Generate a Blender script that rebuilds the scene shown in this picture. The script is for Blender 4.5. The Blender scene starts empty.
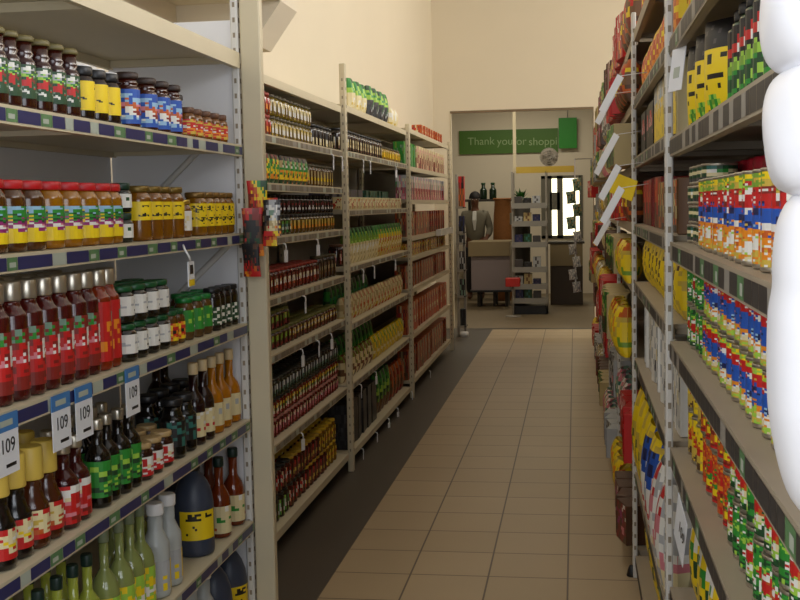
import bpy, math, random
from mathutils import Vector, Matrix
rnd = random.Random(7)
PI = math.pi
SC = bpy.context.scene
COL = SC.collection

# ------------------------------------------------------------------ camera
F_PX, YAW, PITCH, ROLL, EYE = 1152.0, .1518, .0812, -.0193, 1.55
_f = Vector((-math.sin(YAW)*math.cos(PITCH), math.cos(YAW)*math.cos(PITCH), -math.sin(PITCH)))
_r = Vector((math.cos(YAW), math.sin(YAW), 0)); _u = _r.cross(_f)
_c, _s = math.cos(ROLL), math.sin(ROLL)
RIGHT = _c*_r + _s*_u; UP = -_s*_r + _c*_u; FWD = _f
cam_d = bpy.data.cameras.new('camera'); cam = bpy.data.objects.new('camera', cam_d); COL.objects.link(cam)
cam_d.sensor_width = 36; cam_d.lens = F_PX/800*36; cam_d.clip_start = .02; cam_d.clip_end = 200
m = Matrix((( RIGHT.x, UP.x, -FWD.x, 0), (RIGHT.y, UP.y, -FWD.y, 0), (RIGHT.z, UP.z, -FWD.z, EYE), (0, 0, 0, 1)))
cam.matrix_world = m
SC.camera = cam

def ray(x, y): return RIGHT*((x-400)/F_PX) - UP*((y-300)/F_PX) + FWD
def Yat(x, X, y=300):            # depth along the aisle of the point of the plane X seen at a pixel
    d = ray(x, y); return d.y*X/d.x
def atY(x, y, Y):
    d = ray(x, y); k = Y/d.y; return Vector((d.x*k, Y, EYE+d.z*k))

# ------------------------------------------------------------------ materials
def lin(c):
    return tuple((v/255/12.92 if v/255 <= .04045 else ((v/255+.055)/1.055)**2.4) for v in c)
MATS = {}
def mat(name, rgb, rough=.5, metal=0, trans=0, coat=0, noise=0, scale=8, emit=0):
    if name in MATS: return MATS[name]
    m = bpy.data.materials.new(name); m.use_nodes = True
    nt = m.node_tree; b = nt.nodes['Principled BSDF']
    c = lin(rgb)+(1,)
    b.inputs['Base Color'].default_value = c
    b.inputs['Roughness'].default_value = rough
    b.inputs['Metallic'].default_value = metal
    b.inputs['Transmission Weight'].default_value = trans
    b.inputs['Coat Weight'].default_value = coat
    b.inputs['Coat Roughness'].default_value = .08
    if emit:
        b.inputs['Emission Color'].default_value = c; b.inputs['Emission Strength'].default_value = emit
    if noise:
        tc = nt.nodes.new('ShaderNodeTexCoord'); n = nt.nodes.new('ShaderNodeTexNoise'); n.inputs['Scale'].default_value = scale; n.inputs['Detail'].default_value = 5
        r = nt.nodes.new('ShaderNodeMapRange'); r.inputs['To Min'].default_value = 1-noise; r.inputs['To Max'].default_value = 1+noise
        mx = nt.nodes.new('ShaderNodeVectorMath'); mx.operation = 'SCALE'; mx.inputs[0].default_value = c[:3]
        nt.links.new(tc.outputs['Object'], n.inputs['Vector']); nt.links.new(n.outputs['Fac'], r.inputs['Value'])
        nt.links.new(r.outputs['Result'], mx.inputs['Scale']); nt.links.new(mx.outputs[0], b.inputs['Base Color'])
    MATS[name] = m; return m

PAL = dict(                       # printed colours, one letter each
 W=(232,230,222), K=(22,20,20), Y=(240,208,24), y=(206,176,70), R=(196,30,28), r=(132,34,26), G=(44,140,48), g=(28,70,36), B=(34,84,176), b=(28,36,84),
 O=(232,140,30), o=(196,92,30), C=(226,212,164), c=(188,168,118), P=(150,36,110), p=(214,130,140), T=(46,110,100), t=(120,84,52), N=(84,54,34), S=(176,178,180),
 L=(160,204,70), l=(120,160,50), D=(46,44,46), d=(70,66,66), A=(150,190,220), V=(70,60,90), M=(120,150,130))
def pm(ch): return mat('print_'+('dark_' if ch.islower() else 'bright_')+ch.upper(), PAL[ch], .48, coat=.08)
M_ = dict(
 cream=mat('cream_enamel_steel', (206,194,164), .45, noise=.05),
 white=mat('white_enamel_steel', (214,212,206), .45, noise=.04),
 grey=mat('grey_steel', (150,144,134), .5, noise=.06), gdark=mat('dark_grey_strip', (58,54,52), .5), gshelf=mat('worn_grey_shelf', (164,150,128), .55, noise=.08),
 dark=mat('dark_slot', (60,54,46), .7), slot=mat('punched_slot', (142,130,110), .7), mid=mat('dull_ticket_strip', (120,110,94), .5),
 navy=mat('navy_label_strip', (40,44,96), .35), sgreen=mat('green_shelf_ticket', (90,130,84), .5), stick=mat('pale_shelf_ticket', (176,184,170), .5), sblue=mat('blue_ticket', (66,124,186), .5),
 black=mat('black_plastic', (24,24,26), .4), silver=mat('silver_foil', (200,192,176), .28, metal=.85), gold=mat('gold_lid', (190,160,70), .3, metal=.7),
 wplas=mat('white_plastic', (236,236,236), .4), cardw=mat('white_card', (230,232,236), .6),
)

# ------------------------------------------------------------------ mesh collector
class MB:
    def __init__(s): s.v = []; s.f = []; s.m = []; s.mats = []; s.sm = []
    def mi(s, mt):
        if mt not in s.mats: s.mats.append(mt)
        return s.mats.index(mt)
    def quad(s, pts, mt, smooth=False):
        n = len(s.v); s.v += [tuple(p) for p in pts]; s.f.append(tuple(range(n, n+len(pts)))); s.m.append(s.mi(mt)); s.sm.append(smooth)
    def box(s, x0, x1, y0, y1, z0, z1, mt, bev=0):
        n = len(s.v); k = s.mi(mt)
        if bev <= 0:
            s.v += [(x, y, z) for x in (x0, x1) for y in (y0, y1) for z in (z0, z1)]
            fs = [(0,1,3,2), (4,6,7,5), (0,4,5,1), (2,3,7,6), (0,2,6,4), (1,5,7,3)]
            for f in fs: s.f.append(tuple(n+i for i in f)); s.m.append(k); s.sm.append(False)
            return
        # bevelled: stacked rounded-rectangle rings
        def ring(ins, z):
            a, b_, c, d = x0+ins, x1-ins, y0+ins, y1-ins; e = bev
            return [(a+e, c, z), (b_-e, c, z), (b_, c+e, z), (b_, d-e, z), (b_-e, d, z), (a+e, d, z), (a, d-e, z), (a, c+e, z)]
        s.loft([ring(bev*.5, z0), ring(0, z0+bev*.7), ring(0, z1-bev*.7), ring(bev*.5, z1)], mt)
    def loft(s, rings, mt, smooth=False, caps=True):
        n = len(s.v); N = len(rings[0]); k = s.mi(mt)
        for r in rings: s.v += [tuple(p) for p in r]
        for i in range(len(rings)-1):
            for j in range(N):
                a, b = n+i*N+j, n+i*N+(j+1) % N
                s.f.append((a, b, b+N, a+N)); s.m.append(k); s.sm.append(smooth)
        if caps:
            s.f.append(tuple(n+j for j in reversed(range(N)))); s.m.append(k); s.sm.append(False)
            o = n+(len(rings)-1)*N
            s.f.append(tuple(o+j for j in range(N))); s.m.append(k); s.sm.append(False)
    def lathe(s, prof, mt, seg=14, x=0, y=0, z=0, caps=True):
        s.loft([[(x+r*math.cos(2*PI*j/seg), y+r*math.sin(2*PI*j/seg), z+h) for j in range(seg)] for r, h in prof], mt, True, caps)
    def tube(s, pts, r, mt, seg=8):
        pts = [Vector(p) for p in pts]; rings = []
        up0 = None
        for i, p in enumerate(pts):
            t = (pts[min(i+1, len(pts)-1)]-pts[max(i-1, 0)]).normalized()
            if up0 is None: up0 = Vector((0, 0, 1)) if abs(t.z) < .9 else Vector((1, 0, 0))
            a = (up0-t*up0.dot(t)).normalized(); b = t.cross(a); up0 = a
            rings.append([p+(a*math.cos(2*PI*j/seg)+b*math.sin(2*PI*j/seg))*r for j in range(seg)])
        s.loft(rings, mt, True)
    def sleeve(s, r, z0, z1, art, a=2.3, sub=2, x=0):
        """a printed label wrapped round a cylinder; art rows run top to bottom, its middle faces local +X"""
        nv = len(art); nu = len(art[0])
        for i in range(nv):
            for j in range(nu):
                za, zb = z1-(z1-z0)*i/nv, z1-(z1-z0)*(i+1)/nv
                for q in range(sub):
                    t0 = -a+2*a*(j+q/sub)/nu; t1 = -a+2*a*(j+(q+1)/sub)/nu
                    s.quad([(x+r*math.cos(t0), r*math.sin(t0), zb), (x+r*math.cos(t1), r*math.sin(t1), zb), (x+r*math.cos(t1), r*math.sin(t1), za), (x+r*math.cos(t0), r*math.sin(t0), za)], pm(art[i][j]), True)
    def mesh(s, name):
        me = bpy.data.meshes.new(name); me.from_pydata(s.v, [], s.f)
        for mt in s.mats: me.materials.append(mt)
        me.polygons.foreach_set('material_index', s.m); me.polygons.foreach_set('use_smooth', s.sm)
        me.update(); return me

def obj(name, data, parent=None, loc=(0,0,0), rot=(0,0,0)):
    if isinstance(data, MB): data = data.mesh(name)
    o = bpy.data.objects.new(name, data); COL.objects.link(o); o.parent = parent
    o.location = loc; o.rotation_euler = rot; return o
def tag(o, label, cat, group=None):
    o['label'] = label; o['category'] = cat
    if group: o['group'] = group
    return o
def thing(name, label, cat, loc=(0,0,0), rz=0, group=None):
    return tag(obj(name, None, None, loc, (0,0,rz)), label, cat, group)
def struct(name, mb, parent=None):
    o = obj(name, mb, parent); o['kind'] = 'structure'; return o

ONES = 'first second third fourth fifth sixth seventh eighth ninth tenth eleventh twelfth thirteenth fourteenth fifteenth sixteenth seventeenth eighteenth nineteenth'.split()
TENS = {2:'twent', 3:'thirt', 4:'fort', 5:'fift'}
def nth(n):
    if n < 20: return ONES[n-1]
    t, u = divmod(n, 10)
    return TENS[t]+'ieth' if u == 0 else TENS[t]+'y-'+ONES[u-1]

# ------------------------------------------------------------------ product prototypes: (kind name, category, [(part, mesh, [(sub, mesh)])], radius, height)
class Proto:
    def __init__(s, name, cat, parts, r, h, single=False): s.name, s.cat, s.parts, s.r, s.h, s.single = name, cat, parts, r, h, single
def place(p, loc, rz, label, group):
    if p.single:
        return tag(obj(p.name, p.parts[0][1], None, loc, (0,0,rz)), label, p.cat, group)
    o = thing(p.name, label, p.cat, loc, rz, group)
    for nm, me, subs in p.parts:
        c = obj(nm, me, o)
        for sn, sm in subs: obj(sn, sm, c)
    return o

def liquid(rgb):
    lo = min(rgb)*.5
    return mat('filled_glass_%d_%d_%d' % rgb, tuple(max(4, (v-lo)*.88) for v in rgb), .14, coat=.35)
def clear(rgb): return mat('tinted_glass_%d_%d_%d' % rgb, rgb, .1, trans=.2, coat=.5)
def jar(name, r, h, body, cap, art=None, lid_h=.016, seg=14, lab=(.16, .74), a=2.3, single=False, cap2=None):
    cap = cap if not isinstance(cap, str) else pm(cap)
    top = h-lid_h
    b = MB(); b.lathe([(r*.86, 0), (r*.97, .004), (r, .012), (r, top*.82), (r*.95, top*.9), (r*.8, top*.97), (r*.78, top)], body, seg)
    k = b if single else MB()
    k.lathe([(r*.86, top-.001), (r*.9, top+.002), (r*.9, h-.003), (r*.84, h)], cap, seg)
    if cap2: k.lathe([(r*.82, h-.001), (r*.82, h+.002)], cap2, seg)
    l = b if single else MB()
    if art: l.sleeve(r+.0008, top*lab[0], top*lab[1], art if single else fine(art), a, 1)
    if single: return Proto(name, 'jar', [('jar', b.mesh(name), [])], r, h, True)
    ps = [('jar_body', b.mesh('jar_body'), []), ('lid', k.mesh('lid'), [])]
    if art: ps.append(('paper_label', l.mesh('paper_label'), []))
    return Proto(name, 'jar', ps, r, h)
def bottle(name, r, h, body, cap, art=None, shoulder=.55, neck=.4, cap_h=.03, cap_r=None, lab=(.1, .5), a=2.3, neck_top=None, neck_mat=None, seg=16, cat='bottle', foil=0):
    cap = cap if not isinstance(cap, str) else pm(cap)
    nr = r*neck; cr = cap_r or nr*1.18; top = h-cap_h; sh = top*shoulder; nt = neck_top or sh+(top-sh)*.45
    b = MB(); b.lathe([(r*.85, 0), (r*.97, .004), (r, .012), (r, sh), (r*.96, sh+(nt-sh)*.25), (r*.78, sh+(nt-sh)*.6), (nr*1.12, nt), (nr, nt+.006), (nr, top)], body, seg)
    k = MB(); k.lathe([(cr*.96, top-.001-foil), (cr, top+.002-foil), (cr, h-.004), (cr*.9, h)], cap, seg)
    ps = [('bottle_body', b.mesh('bottle_body'), []), ('cap', k.mesh('cap'), [])]
    if art:
        l = MB(); l.sleeve(r+.0008, h*lab[0], min(h*lab[1], sh-.003), fine(art), a, 1); ps.append(('paper_label', l.mesh('paper_label'), []))
    return Proto(name, cat, ps, r, h)
def can(name, r, h, art, single=False, seg=16, cat='can'):
    b = MB(); b.lathe([(r*.96, 0), (r, .002), (r, .005), (r*.97, .007), (r*.97, h-.007), (r, h-.005), (r, h-.002), (r*.95, h-.001), (r*.93, h-.004)], M_['silver'], seg)
    l = b if single else MB()
    l.sleeve(r*.985, .007, h-.007, art if single else fine(art, 3), PI, 2 if single else 1)
    if single: return Proto(name, cat, [('can', b.mesh(name), [])], r, h, True)
    return Proto(name, cat, [('tin', b.mesh('tin'), []), ('paper_label', l.mesh('paper_label'), [])], r, h)
def carton(name, w, d, h, art, side=None, cat='box'):
    """front faces +X; w runs along Y, d along X"""
    if len(art[0]) in (5, 6): art = fine(art, 2, 2)
    b = MB(); nv, nu = len(art), len(art[0]); side = side or art
    b.box(-d/2+.001, d/2-.001, -w/2+.001, w/2-.001, 0, h, pm(art[0][0]), .003)
    for i in range(nv):
        za, zb = h-.003-(h-.006)*i/nv, h-.003-(h-.006)*(i+1)/nv
        for j in range(nu):
            y0, y1 = -w/2+.003+(w-.006)*j/nu, -w/2+.003+(w-.006)*(j+1)/nu
            b.quad([(d/2, y0, zb), (d/2, y1, zb), (d/2, y1, za), (d/2, y0, za)], pm(art[i][j]))
        for j in range(len(side[0])):
            n = len(side[0]); x0, x1 = -d/2+.003+(d-.006)*j/n, -d/2+.003+(d-.006)*(j+1)/n
            ss = side[min(i, len(side)-1)]
            b.quad([(x0, -w/2, zb), (x1, -w/2, zb), (x1, -w/2, za), (x0, -w/2, za)], pm(ss[j]))
    return Proto(name, cat, [('box', b.mesh(name), [])], d/2, h, True)
def pouch(name, w, d, h, art, cat='packet', seal=None):
    """a filled packet: flat seals top and bottom, bulging sides"""
    R = 2
    if len(art[0]) <= 8: art = fine(art, 2, 1); R = 1
    b = MB(); nv, nu = len(art), len(art[0]); NV, NU = nv*R, nu*R
    def pt(u, v, sgn):
        bul = (max(0, math.sin(PI*min(1, max(0, (v*.93+.03)))))**.45)*(max(0, 1-(2*u-1)**2)**.5)
        pinch = 1-.10*math.sin(PI*v)
        return (sgn*(d/2*bul+.001), (u-.5)*w*pinch, h*v)
    for sgn in (1, -1):
        for i in range(NV):
            for j in range(NU):
                u0, u1, v0, v1 = j/NU, (j+1)/NU, i/NV, (i+1)/NV
                q = [pt(u0, v0, sgn), pt(u1, v0, sgn), pt(u1, v1, sgn), pt(u0, v1, sgn)]
                if sgn < 0: q.reverse()
                b.quad(q, pm(art[nv-1-i//R][j//R]), True)
    for u in (0, 1):
        for i in range(NV):
            v0, v1 = i/NV, (i+1)/NV
            b.quad([pt(u, v0, -1), pt(u, v0, 1), pt(u, v1, 1), pt(u, v1, -1)], pm(art[nv-1-i//R][0]))
    b.quad([pt(0, 1, 1), pt(1, 1, 1), pt(1, 1, -1), pt(0, 1, -1)], pm(art[0][0]))
    return Proto(name, cat, [('pouch', b.mesh(name), [])], d/2, h, True)

def fine(art, k=2, seed=0):
    """a finer print: every cell split, ragged where colours meet, with odd specks like small lettering"""
    q = random.Random(seed+len(art)*31+len(art[0])); H, Wd = len(art), len(art[0]); out = []
    for i in range(H*k):
        r = ''
        for j in range(Wd*k):
            a, b = i//k, j//k
            if q.random() < .3: a = min(H-1, max(0, a+q.choice((-1, 0, 1)))); b = min(Wd-1, max(0, b+q.choice((-1, 1))))
            r += art[a][b]
        out.append(r)
    return out
def print_rows(w, rows, base, ink, seed):
    """a plain label with rows of small letter-like marks: rows holds (row, first, last, chance)"""
    q = random.Random(seed); n = max(r[0] for r in rows)+2; out = [[base]*w for _ in range(n)]
    for r, a, b, c in rows:
        for j in range(a, b):
            if q.random() < c: out[r][j] = ink
    return [''.join(r) for r in out]
def texty(art, chars, spots, seed=0):
    """scatter print-like dark marks over a plain label"""
    q = random.Random(seed); rows = [list(r) for r in art]
    for (i0, i1, j0, j1, p) in spots:
        for i in range(i0, i1):
            for j in range(j0, j1):
                if q.random() < p: rows[i][j] = q.choice(chars)
    return [''.join(r) for r in rows]

GROUPSEEN = {}
def row(p, Ys, X, z, desc, shelf, group, side=1, tier='front', rot=None, jit=.12, start=1, order='left', dx=0):
    """one row of a product along a shelf; X is the line of the fronts"""
    for i, Y in enumerate(Ys):
        rz = (0 if side > 0 else PI) if rot is None else rot
        sh, tr = shelf, tier
        for w_ in (' upper tier', ' middle tier', ' top tier'):
            if w_ in sh: sh = sh.replace(w_, ''); tr = w_.split()[0]+' '+tier
        lab = f"{desc}, {nth(i+start)} from {order}, {tr} row, {sh}"
        place(p, (X-side*(p.r+.004+rnd.random()*.006+dx), Y, z+.0014), rz+rnd.uniform(-jit, jit), lab, group)
def rng(y0, y1, step):
    n = max(1, int((y1-y0)/step+1e-6)); st = (y1-y0)/n; return [y0+st*(i+.5) for i in range(n)]

# ------------------------------------------------------------------ setting
def tile_floor_mat():
    m = bpy.data.materials.new('beige_floor_tile'); m.use_nodes = True; nt = m.node_tree; b = nt.nodes['Principled BSDF']
    tc = nt.nodes.new('ShaderNodeTexCoord'); mp = nt.nodes.new('ShaderNodeMapping'); br = nt.nodes.new('ShaderNodeTexBrick')
    mp.inputs['Location'].default_value = (-TX0, -TY0, 0)
    br.offset = 0; br.squash = 1; br.inputs['Scale'].default_value = 1; br.inputs['Brick Width'].default_value = TS; br.inputs['Row Height'].default_value = TS
    br.inputs['Mortar Size'].default_value = .0042; br.inputs['Mortar Smooth'].default_value = .2
    br.inputs['Color1'].default_value = lin((178,156,122))+(1,); br.inputs['Color2'].default_value = lin((171,149,115))+(1,); br.inputs['Mortar'].default_value = lin((84,66,48))+(1,)
    n = nt.nodes.new('ShaderNodeTexNoise'); n.inputs['Scale'].default_value = 2.2; n.inputs['Detail'].default_value = 6
    r = nt.nodes.new('ShaderNodeMapRange'); r.inputs['To Min'].default_value = .9; r.inputs['To Max'].default_value = 1.08
    sc = nt.nodes.new('ShaderNodeVectorMath'); sc.operation = 'SCALE'
    L = nt.links.new
    L(tc.outputs['Object'], mp.inputs['Vector']); L(mp.outputs[0], br.inputs['Vector']); L(tc.outputs['Object'], n.inputs['Vector']); L(n.outputs['Fac'], r.inputs['Value'])
    L(br.outputs['Color'], sc.inputs[0]); L(r.outputs['Result'], sc.inputs['Scale']); L(sc.outputs[0], b.inputs['Base Color'])
    b.inputs['Roughness'].default_value = .42
    return m
TS, TX0, TY0 = .3288, -.040, 4.707
BORD = TX0-3*TS
tile = tile_floor_mat()
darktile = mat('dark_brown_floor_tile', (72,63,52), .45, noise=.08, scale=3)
wallm = mat('cream_wall_paint', (228,216,192), .75, noise=.03, scale=1.5)
wallw = mat('white_wall_paint', (224,222,220), .75, noise=.03, scale=1.5)
XLW, XRW, YB, ZC = -1.745, 4.6, 14.4, 4.6
YF = 20.0
mb = MB()
mb.box(BORD, XRW, -.6, YB-.12, -.1, 0, tile)
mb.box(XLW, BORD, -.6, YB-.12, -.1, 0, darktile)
mb.box(-4.5, XRW, YB+.02, YF, -.1, 0, mat('dull_tan_floor', (124,108,82), .5, noise=.08, scale=3))
struct('floor', mb)
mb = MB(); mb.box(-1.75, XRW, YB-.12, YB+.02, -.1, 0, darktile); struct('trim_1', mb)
mb = MB(); mb.box(XLW-.2, XRW+.2, -.6, YB+.2, ZC, ZC+.1, wallw); mb.box(-4.6, XRW+.2, YB+.2, YF, 3.5, 3.6, wallw); struct('ceiling', mb)
mb = MB(); mb.box(XLW-.2, XLW, -.6, 4.1, 0, ZC, wallw); mb.box(XLW-.2, XLW, 4.1, YB, 0, ZC, wallm); struct('wall_left', mb)
mb = MB(); mb.box(XRW, XRW+.2, -.6, YB, 0, ZC, wallm); mb.box(XRW, XRW+.2, YB+.2, YF, 0, 3.5, wallm); struct('wall_right', mb)
DX0, DX1, DZ = -1.53, .232, 2.715
mb = MB(); mb.box(-4.5, DX0, YB, YB+.2, 0, ZC, wallm); mb.box(DX1, XRW+.2, YB, YB+.2, 0, ZC, wallm); mb.box(DX0, DX1, YB, YB+.2, DZ, ZC, wallm); struct('wall_back', mb)
# far shop-front room: wall with a lit window
w0 = atY(541, 176, YF); w1 = atY(581, 238, YF)
mb = MB(); mb.box(-4.5, w0.x, YF, YF+.2, 0, 3.6, wallm); mb.box(w1.x, XRW, YF, YF+.2, 0, 3.6, wallm); mb.box(w0.x, w1.x, YF, YF+.2, w0.z, 3.6, wallm); mb.box(w0.x, w1.x, YF, YF+.2, 0, w1.z, wallm); struct('wall_far', mb)
mb = MB(); mb.box(-4.7, -4.5, YB, YF+.2, 0, 3.6, wallw); struct('wall_far_left', mb)
mb = MB(); mb.box(w0.x, w1.x, YF+.16, YF+.18, w1.z, w0.z, mat('daylit_window_pane', (255,244,206), .3, emit=3.2)); wn = struct('window_1', mb)
mb = MB(); t = .05
frame = mat('grey_window_frame', (110,106,92), .5)
mb.box(w0.x, w1.x, YF-.02, YF+.1, w0.z-t, w0.z, frame); mb.box(w0.x, w1.x, YF-.02, YF+.1, w1.z, w1.z+t, frame)
for px, hw in ((546.5, .09), (560, .05), (581, .03)):
    x = atY(px, 200, YF).x; mb.box(x-hw, x+hw, YF-.02, YF+.1, w1.z, w0.z, frame)
zz = atY(555, 200, YF); xx0 = atY(550, 200, YF).x; xx1 = atY(560, 200, YF).x; mb.box(xx0, xx1, YF-.02, YF+.1, zz.z-.17, zz.z+.13, frame)
struct('trim_2', mb)
# pole in the doorway opening and its lintel rail
mb = MB(); x = atY(514.5, 140, 16.3).x; mb.box(x-.022, x+.022, 16.28, 16.32, atY(514, 172, 16.3).z, 3.49, M_['cream']); struct('trim_3', mb)
mb = MB(); mb.box(DX0, DX1, YB-.004, YB+.02, DZ-.03, DZ, mat('brown_lintel_edge', (120,100,74), .6)); mb.box(DX1-.012, DX1, YB-.006, YB+.02, 0, DZ-.03, mat('brown_lintel_edge', (120,100,74), .6)); mb.box(DX0, DX0+.014, YB-.006, YB+.02, 0, DZ-.03, M_['cream']); struct('door_1', mb)
# boxed bulkhead on the left wall above the racks
cr = atY(297, 12, 5.3); lo = atY(271, 52, 5.3); mb = MB()
mb.box(XLW, cr.x, 4.2, 5.3, cr.z, cr.z+.34, wallm)
mb.loft([[(XLW, 5.0, cr.z), (cr.x, 5.0, cr.z), (cr.x, 5.3, cr.z), (XLW, 5.3, cr.z)][::-1], [(XLW, 5.0, lo.z), (lo.x, 5.0, lo.z), (lo.x, 5.3, lo.z), (XLW, 5.3, lo.z)][::-1]], wallm); struct('trim_4', mb)
mb = MB(); mb.box(XLW, XLW+.02, -.6, 4.0, 2.42, 2.62, wallm); struct('trim_5', mb)

# ------------------------------------------------------------------ shelf racks
def upright(parent, x, y, h, wx, wy, m, slot_side=0, face=1):
    b = MB(); b.box(x-wx/2, x+wx/2, y-wy/2, y+wy/2, 0, h, m, .004)
    z = .12
    while z < h-.06:
        if slot_side: b.box(x+face*wx/2-.001, x+face*wx/2+.0008, y-.006, y+.006, z, z+.016, M_['slot']); b.box(x-.004, x+.004, y-wy/2-.0008, y-wy/2+.001, z, z+.016, M_['slot'])
        z += .05
    return obj('upright', b, parent)
def shelf(parent, x_front, x_back, y0, y1, z, m, lip, tickets=None, side=1, seed=0):
    """side=+1: front faces +X"""
    b = MB(); xa, xb = sorted((x_front-side*.004, x_back))
    b.box(xa, xb, y0, y1, z-.012, z, m)
    b.box(*sorted((x_front-side*.004, x_front-side*.02)), y0, y1, z-lip, z-.0125, m)
    b.box(*sorted((x_back, x_back+side*.016)), y0, y1, z-lip*.8, z-.0125, m)
    for q in (y0+.02, (y0+y1)/2, y1-.02):
        b.box(xa+.02, xb-.02, q-.012, q+.012, z-lip*.7, z-.0125, m)
    o = obj('shelf', b, parent)
    s = MB(); q = random.Random(seed)
    xs, xe = sorted((x_front-side*.0035, x_front))
    fm = tickets or 'plain'
    s.box(xs, xe, y0+.002, y1-.002, z-lip, z+.001, M_['cream'] if m is M_['cream'] else m)
    if fm != 'plain':
        y = y0+.01
        fx = x_front+side*.0012
        zt, zb = z-.006, z-lip+.005
        while y < y1-.03:
            L = q.uniform(.05, .16) if fm == 'navy' else q.uniform(.03, .09)
            e = min(y+L, y1-.004); mt = M_['navy'] if fm == 'navy' else M_['gdark'] if fm == 'dark' else M_['mid']; L = L*3 if fm == 'dark' else L*2.2 if fm == 'grey' else L
            s.quad([(fx, y, zb), (fx, e, zb), (fx, e, zt), (fx, y, zt)][::side], mt)
            y = e+.002; L = q.uniform(.04, .07); e = min(y+L, y1-.004)
            mt = q.choice([M_['sgreen'], M_['stick'], M_['sgreen']] if fm == 'navy' else [M_['gdark'], M_['grey'], M_['gdark'], M_['sgreen']] if fm == 'dark' else [M_['stick'], M_['mid'], M_['grey']])
            s.quad([(fx, y, zb), (fx, e, zb), (fx, e, zt), (fx, y, zt)][::side], mt)
            if mt is M_['sgreen']: s.quad([(fx+side*.0006, y+.008, zb+.006), (fx+side*.0006, y+.035, zb+.006), (fx+side*.0006, y+.035, zt-.01), (fx+side*.0006, y+.008, zt-.01)][::side], M_['stick'])
            y = e+.002
    obj('price_strip', s, o)
    return o

# --- near left rack (bay 1): fronts on X = -1.10
X1 = -1.10; Y10, Y11 = 1.55, 3.765
r1 = thing('shelf_rack', 'nearest cream steel rack on the left, full of sauce bottles and jars', 'rack', (0,0,0))
S1 = [2.068, 1.763, 1.470, 1.165, .836, .482, .13]
for i, z in enumerate(S1): shelf(r1, X1, X1-.46, Y10, Y11, z, M_['cream'], .037 if i else .05, 'navy' if i else None, 1, 30+i)
upright(r1, X1+.036, Y11+.022, 2.75, .068, .04, M_['cream'], 0)
upright(r1, X1-.018, Y11+.018, 2.75, .026, .03, M_['white'], 1)
upright(r1, X1-.44, Y10-.02, 2.3, .035, .03, M_['white'], 1)
b = MB(); b.box(X1-.472, X1-.466, Y10, Y11, .05, 2.0, mat('white_back_panel', (226,226,228), .5)); obj('back_panel', b, r1)
b = MB(); b.box(X1-.466, X1-.032, Y11+.012, Y11+.018, .05, atY(200, 21, Y11).z, mat('white_back_panel', (226,226,228), .5)); obj('end_panel', b, r1)
for (xa, za), (xb, zb_) in (((X1-.10, 1.80), (X1-.40, 1.52)), ((X1-.06, 1.43), (X1-.44, 1.08)), ((X1-.06, .80), (X1-.44, .45))):
    b = MB(); b.tube([(xa, Y11+.004, za), (xb, Y11+.004, zb_)], .011, M_['white'], 6); obj('brace', b, r1)

# --- second, third, fourth left racks: fronts on X = -1.317
XL = -1.317; XLB = XL-.40
LB = [(4.79, 6.52, [2.125, 1.872, 1.662, 1.425, 1.158, .907, .506, .115]),
      (6.60, 9.10, [2.145, 1.88, 1.535, 1.20, .858, .502, .10]),
      (9.20, 12.15, [2.175, 1.87, 1.60, 1.30, 1.135, .875, .502, .13])]
names = ['second left rack of jars, cream steel with tall slotted post', 'third left rack holding green packets, cream steel', 'farthest left rack holding red packets, cream steel']
for k, (a, b_, zs) in enumerate(LB):
    r = thing('shelf_rack', names[k], 'rack')
    for i, z in enumerate(zs):
        shelf(r, XL, XLB, a, b_, z, M_['cream'], .036, 'grey' if (0 < i < len(zs)-1 and k < 2) else None, 1, 60+10*k+i)
    upright(r, XL+.004, b_+.05, [2.37, 2.2, 2.22][k], .034, .045, M_['cream'], 1)
    upright(r, XLB+.02, b_+.05, [2.10, 2.12, 2.15][k], .03, .05, M_['cream'], 1)
    if k == 0:
        upright(r, XL-.02, a-.03, 2.10, .034, .04, M_['cream'], 1); upright(r, XLB+.02, a-.03, 2.10, .03, .04, M_['cream'], 1)
    bp = MB(); bp.box(XLB-.012, XLB-.004, a, b_, .06, zs[0]-.03, M_['grey']); obj('back_panel', bp, r)
    if k == 1:
        b2 = MB(); b2.box(XLB-.0115, XLB-.002, b_-.9, b_, zs[0]+.01, zs[0]+.16, M_['cream']); obj('top_guard', b2, r)

# --- right racks: fronts on X = .235
XR = .235; XRB = .67
RB = [(1.1, 2.965, [2.2, 1.95, 1.705, 1.447, 1.197, .925, .56, .12]), (3.06, 4.72, [2.22, 1.955, 1.722, 1.46, 1.23, .92, .45, .10]), (4.80, 6.40, [2.22, 1.96, 1.70, 1.46, 1.21, .90, .45, .10]),
      (6.48, 8.10, [2.2, 1.95, 1.70, 1.46, 1.21, .90, .45, .10]), (8.18, 9.80, [2.2, 1.95, 1.70, 1.46, 1.21, .90, .45, .10]), (9.88, 11.5, [2.2, 1.95, 1.70, 1.46, 1.21, .90, .45, .10]), (11.58, 13.1, [2.1, 1.85, 1.6, 1.35, 1.05, .75, .45, .10])]
rn = ['nearest right rack of printed cans, grey steel', 'second right rack with yellow packs, grey steel', 'third right rack along the aisle, grey steel', 'fourth right rack along the aisle, grey steel', 'fifth right rack along the aisle, grey steel', 'sixth right rack along the aisle, grey steel', 'last right rack beside the doorway, grey steel']
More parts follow.
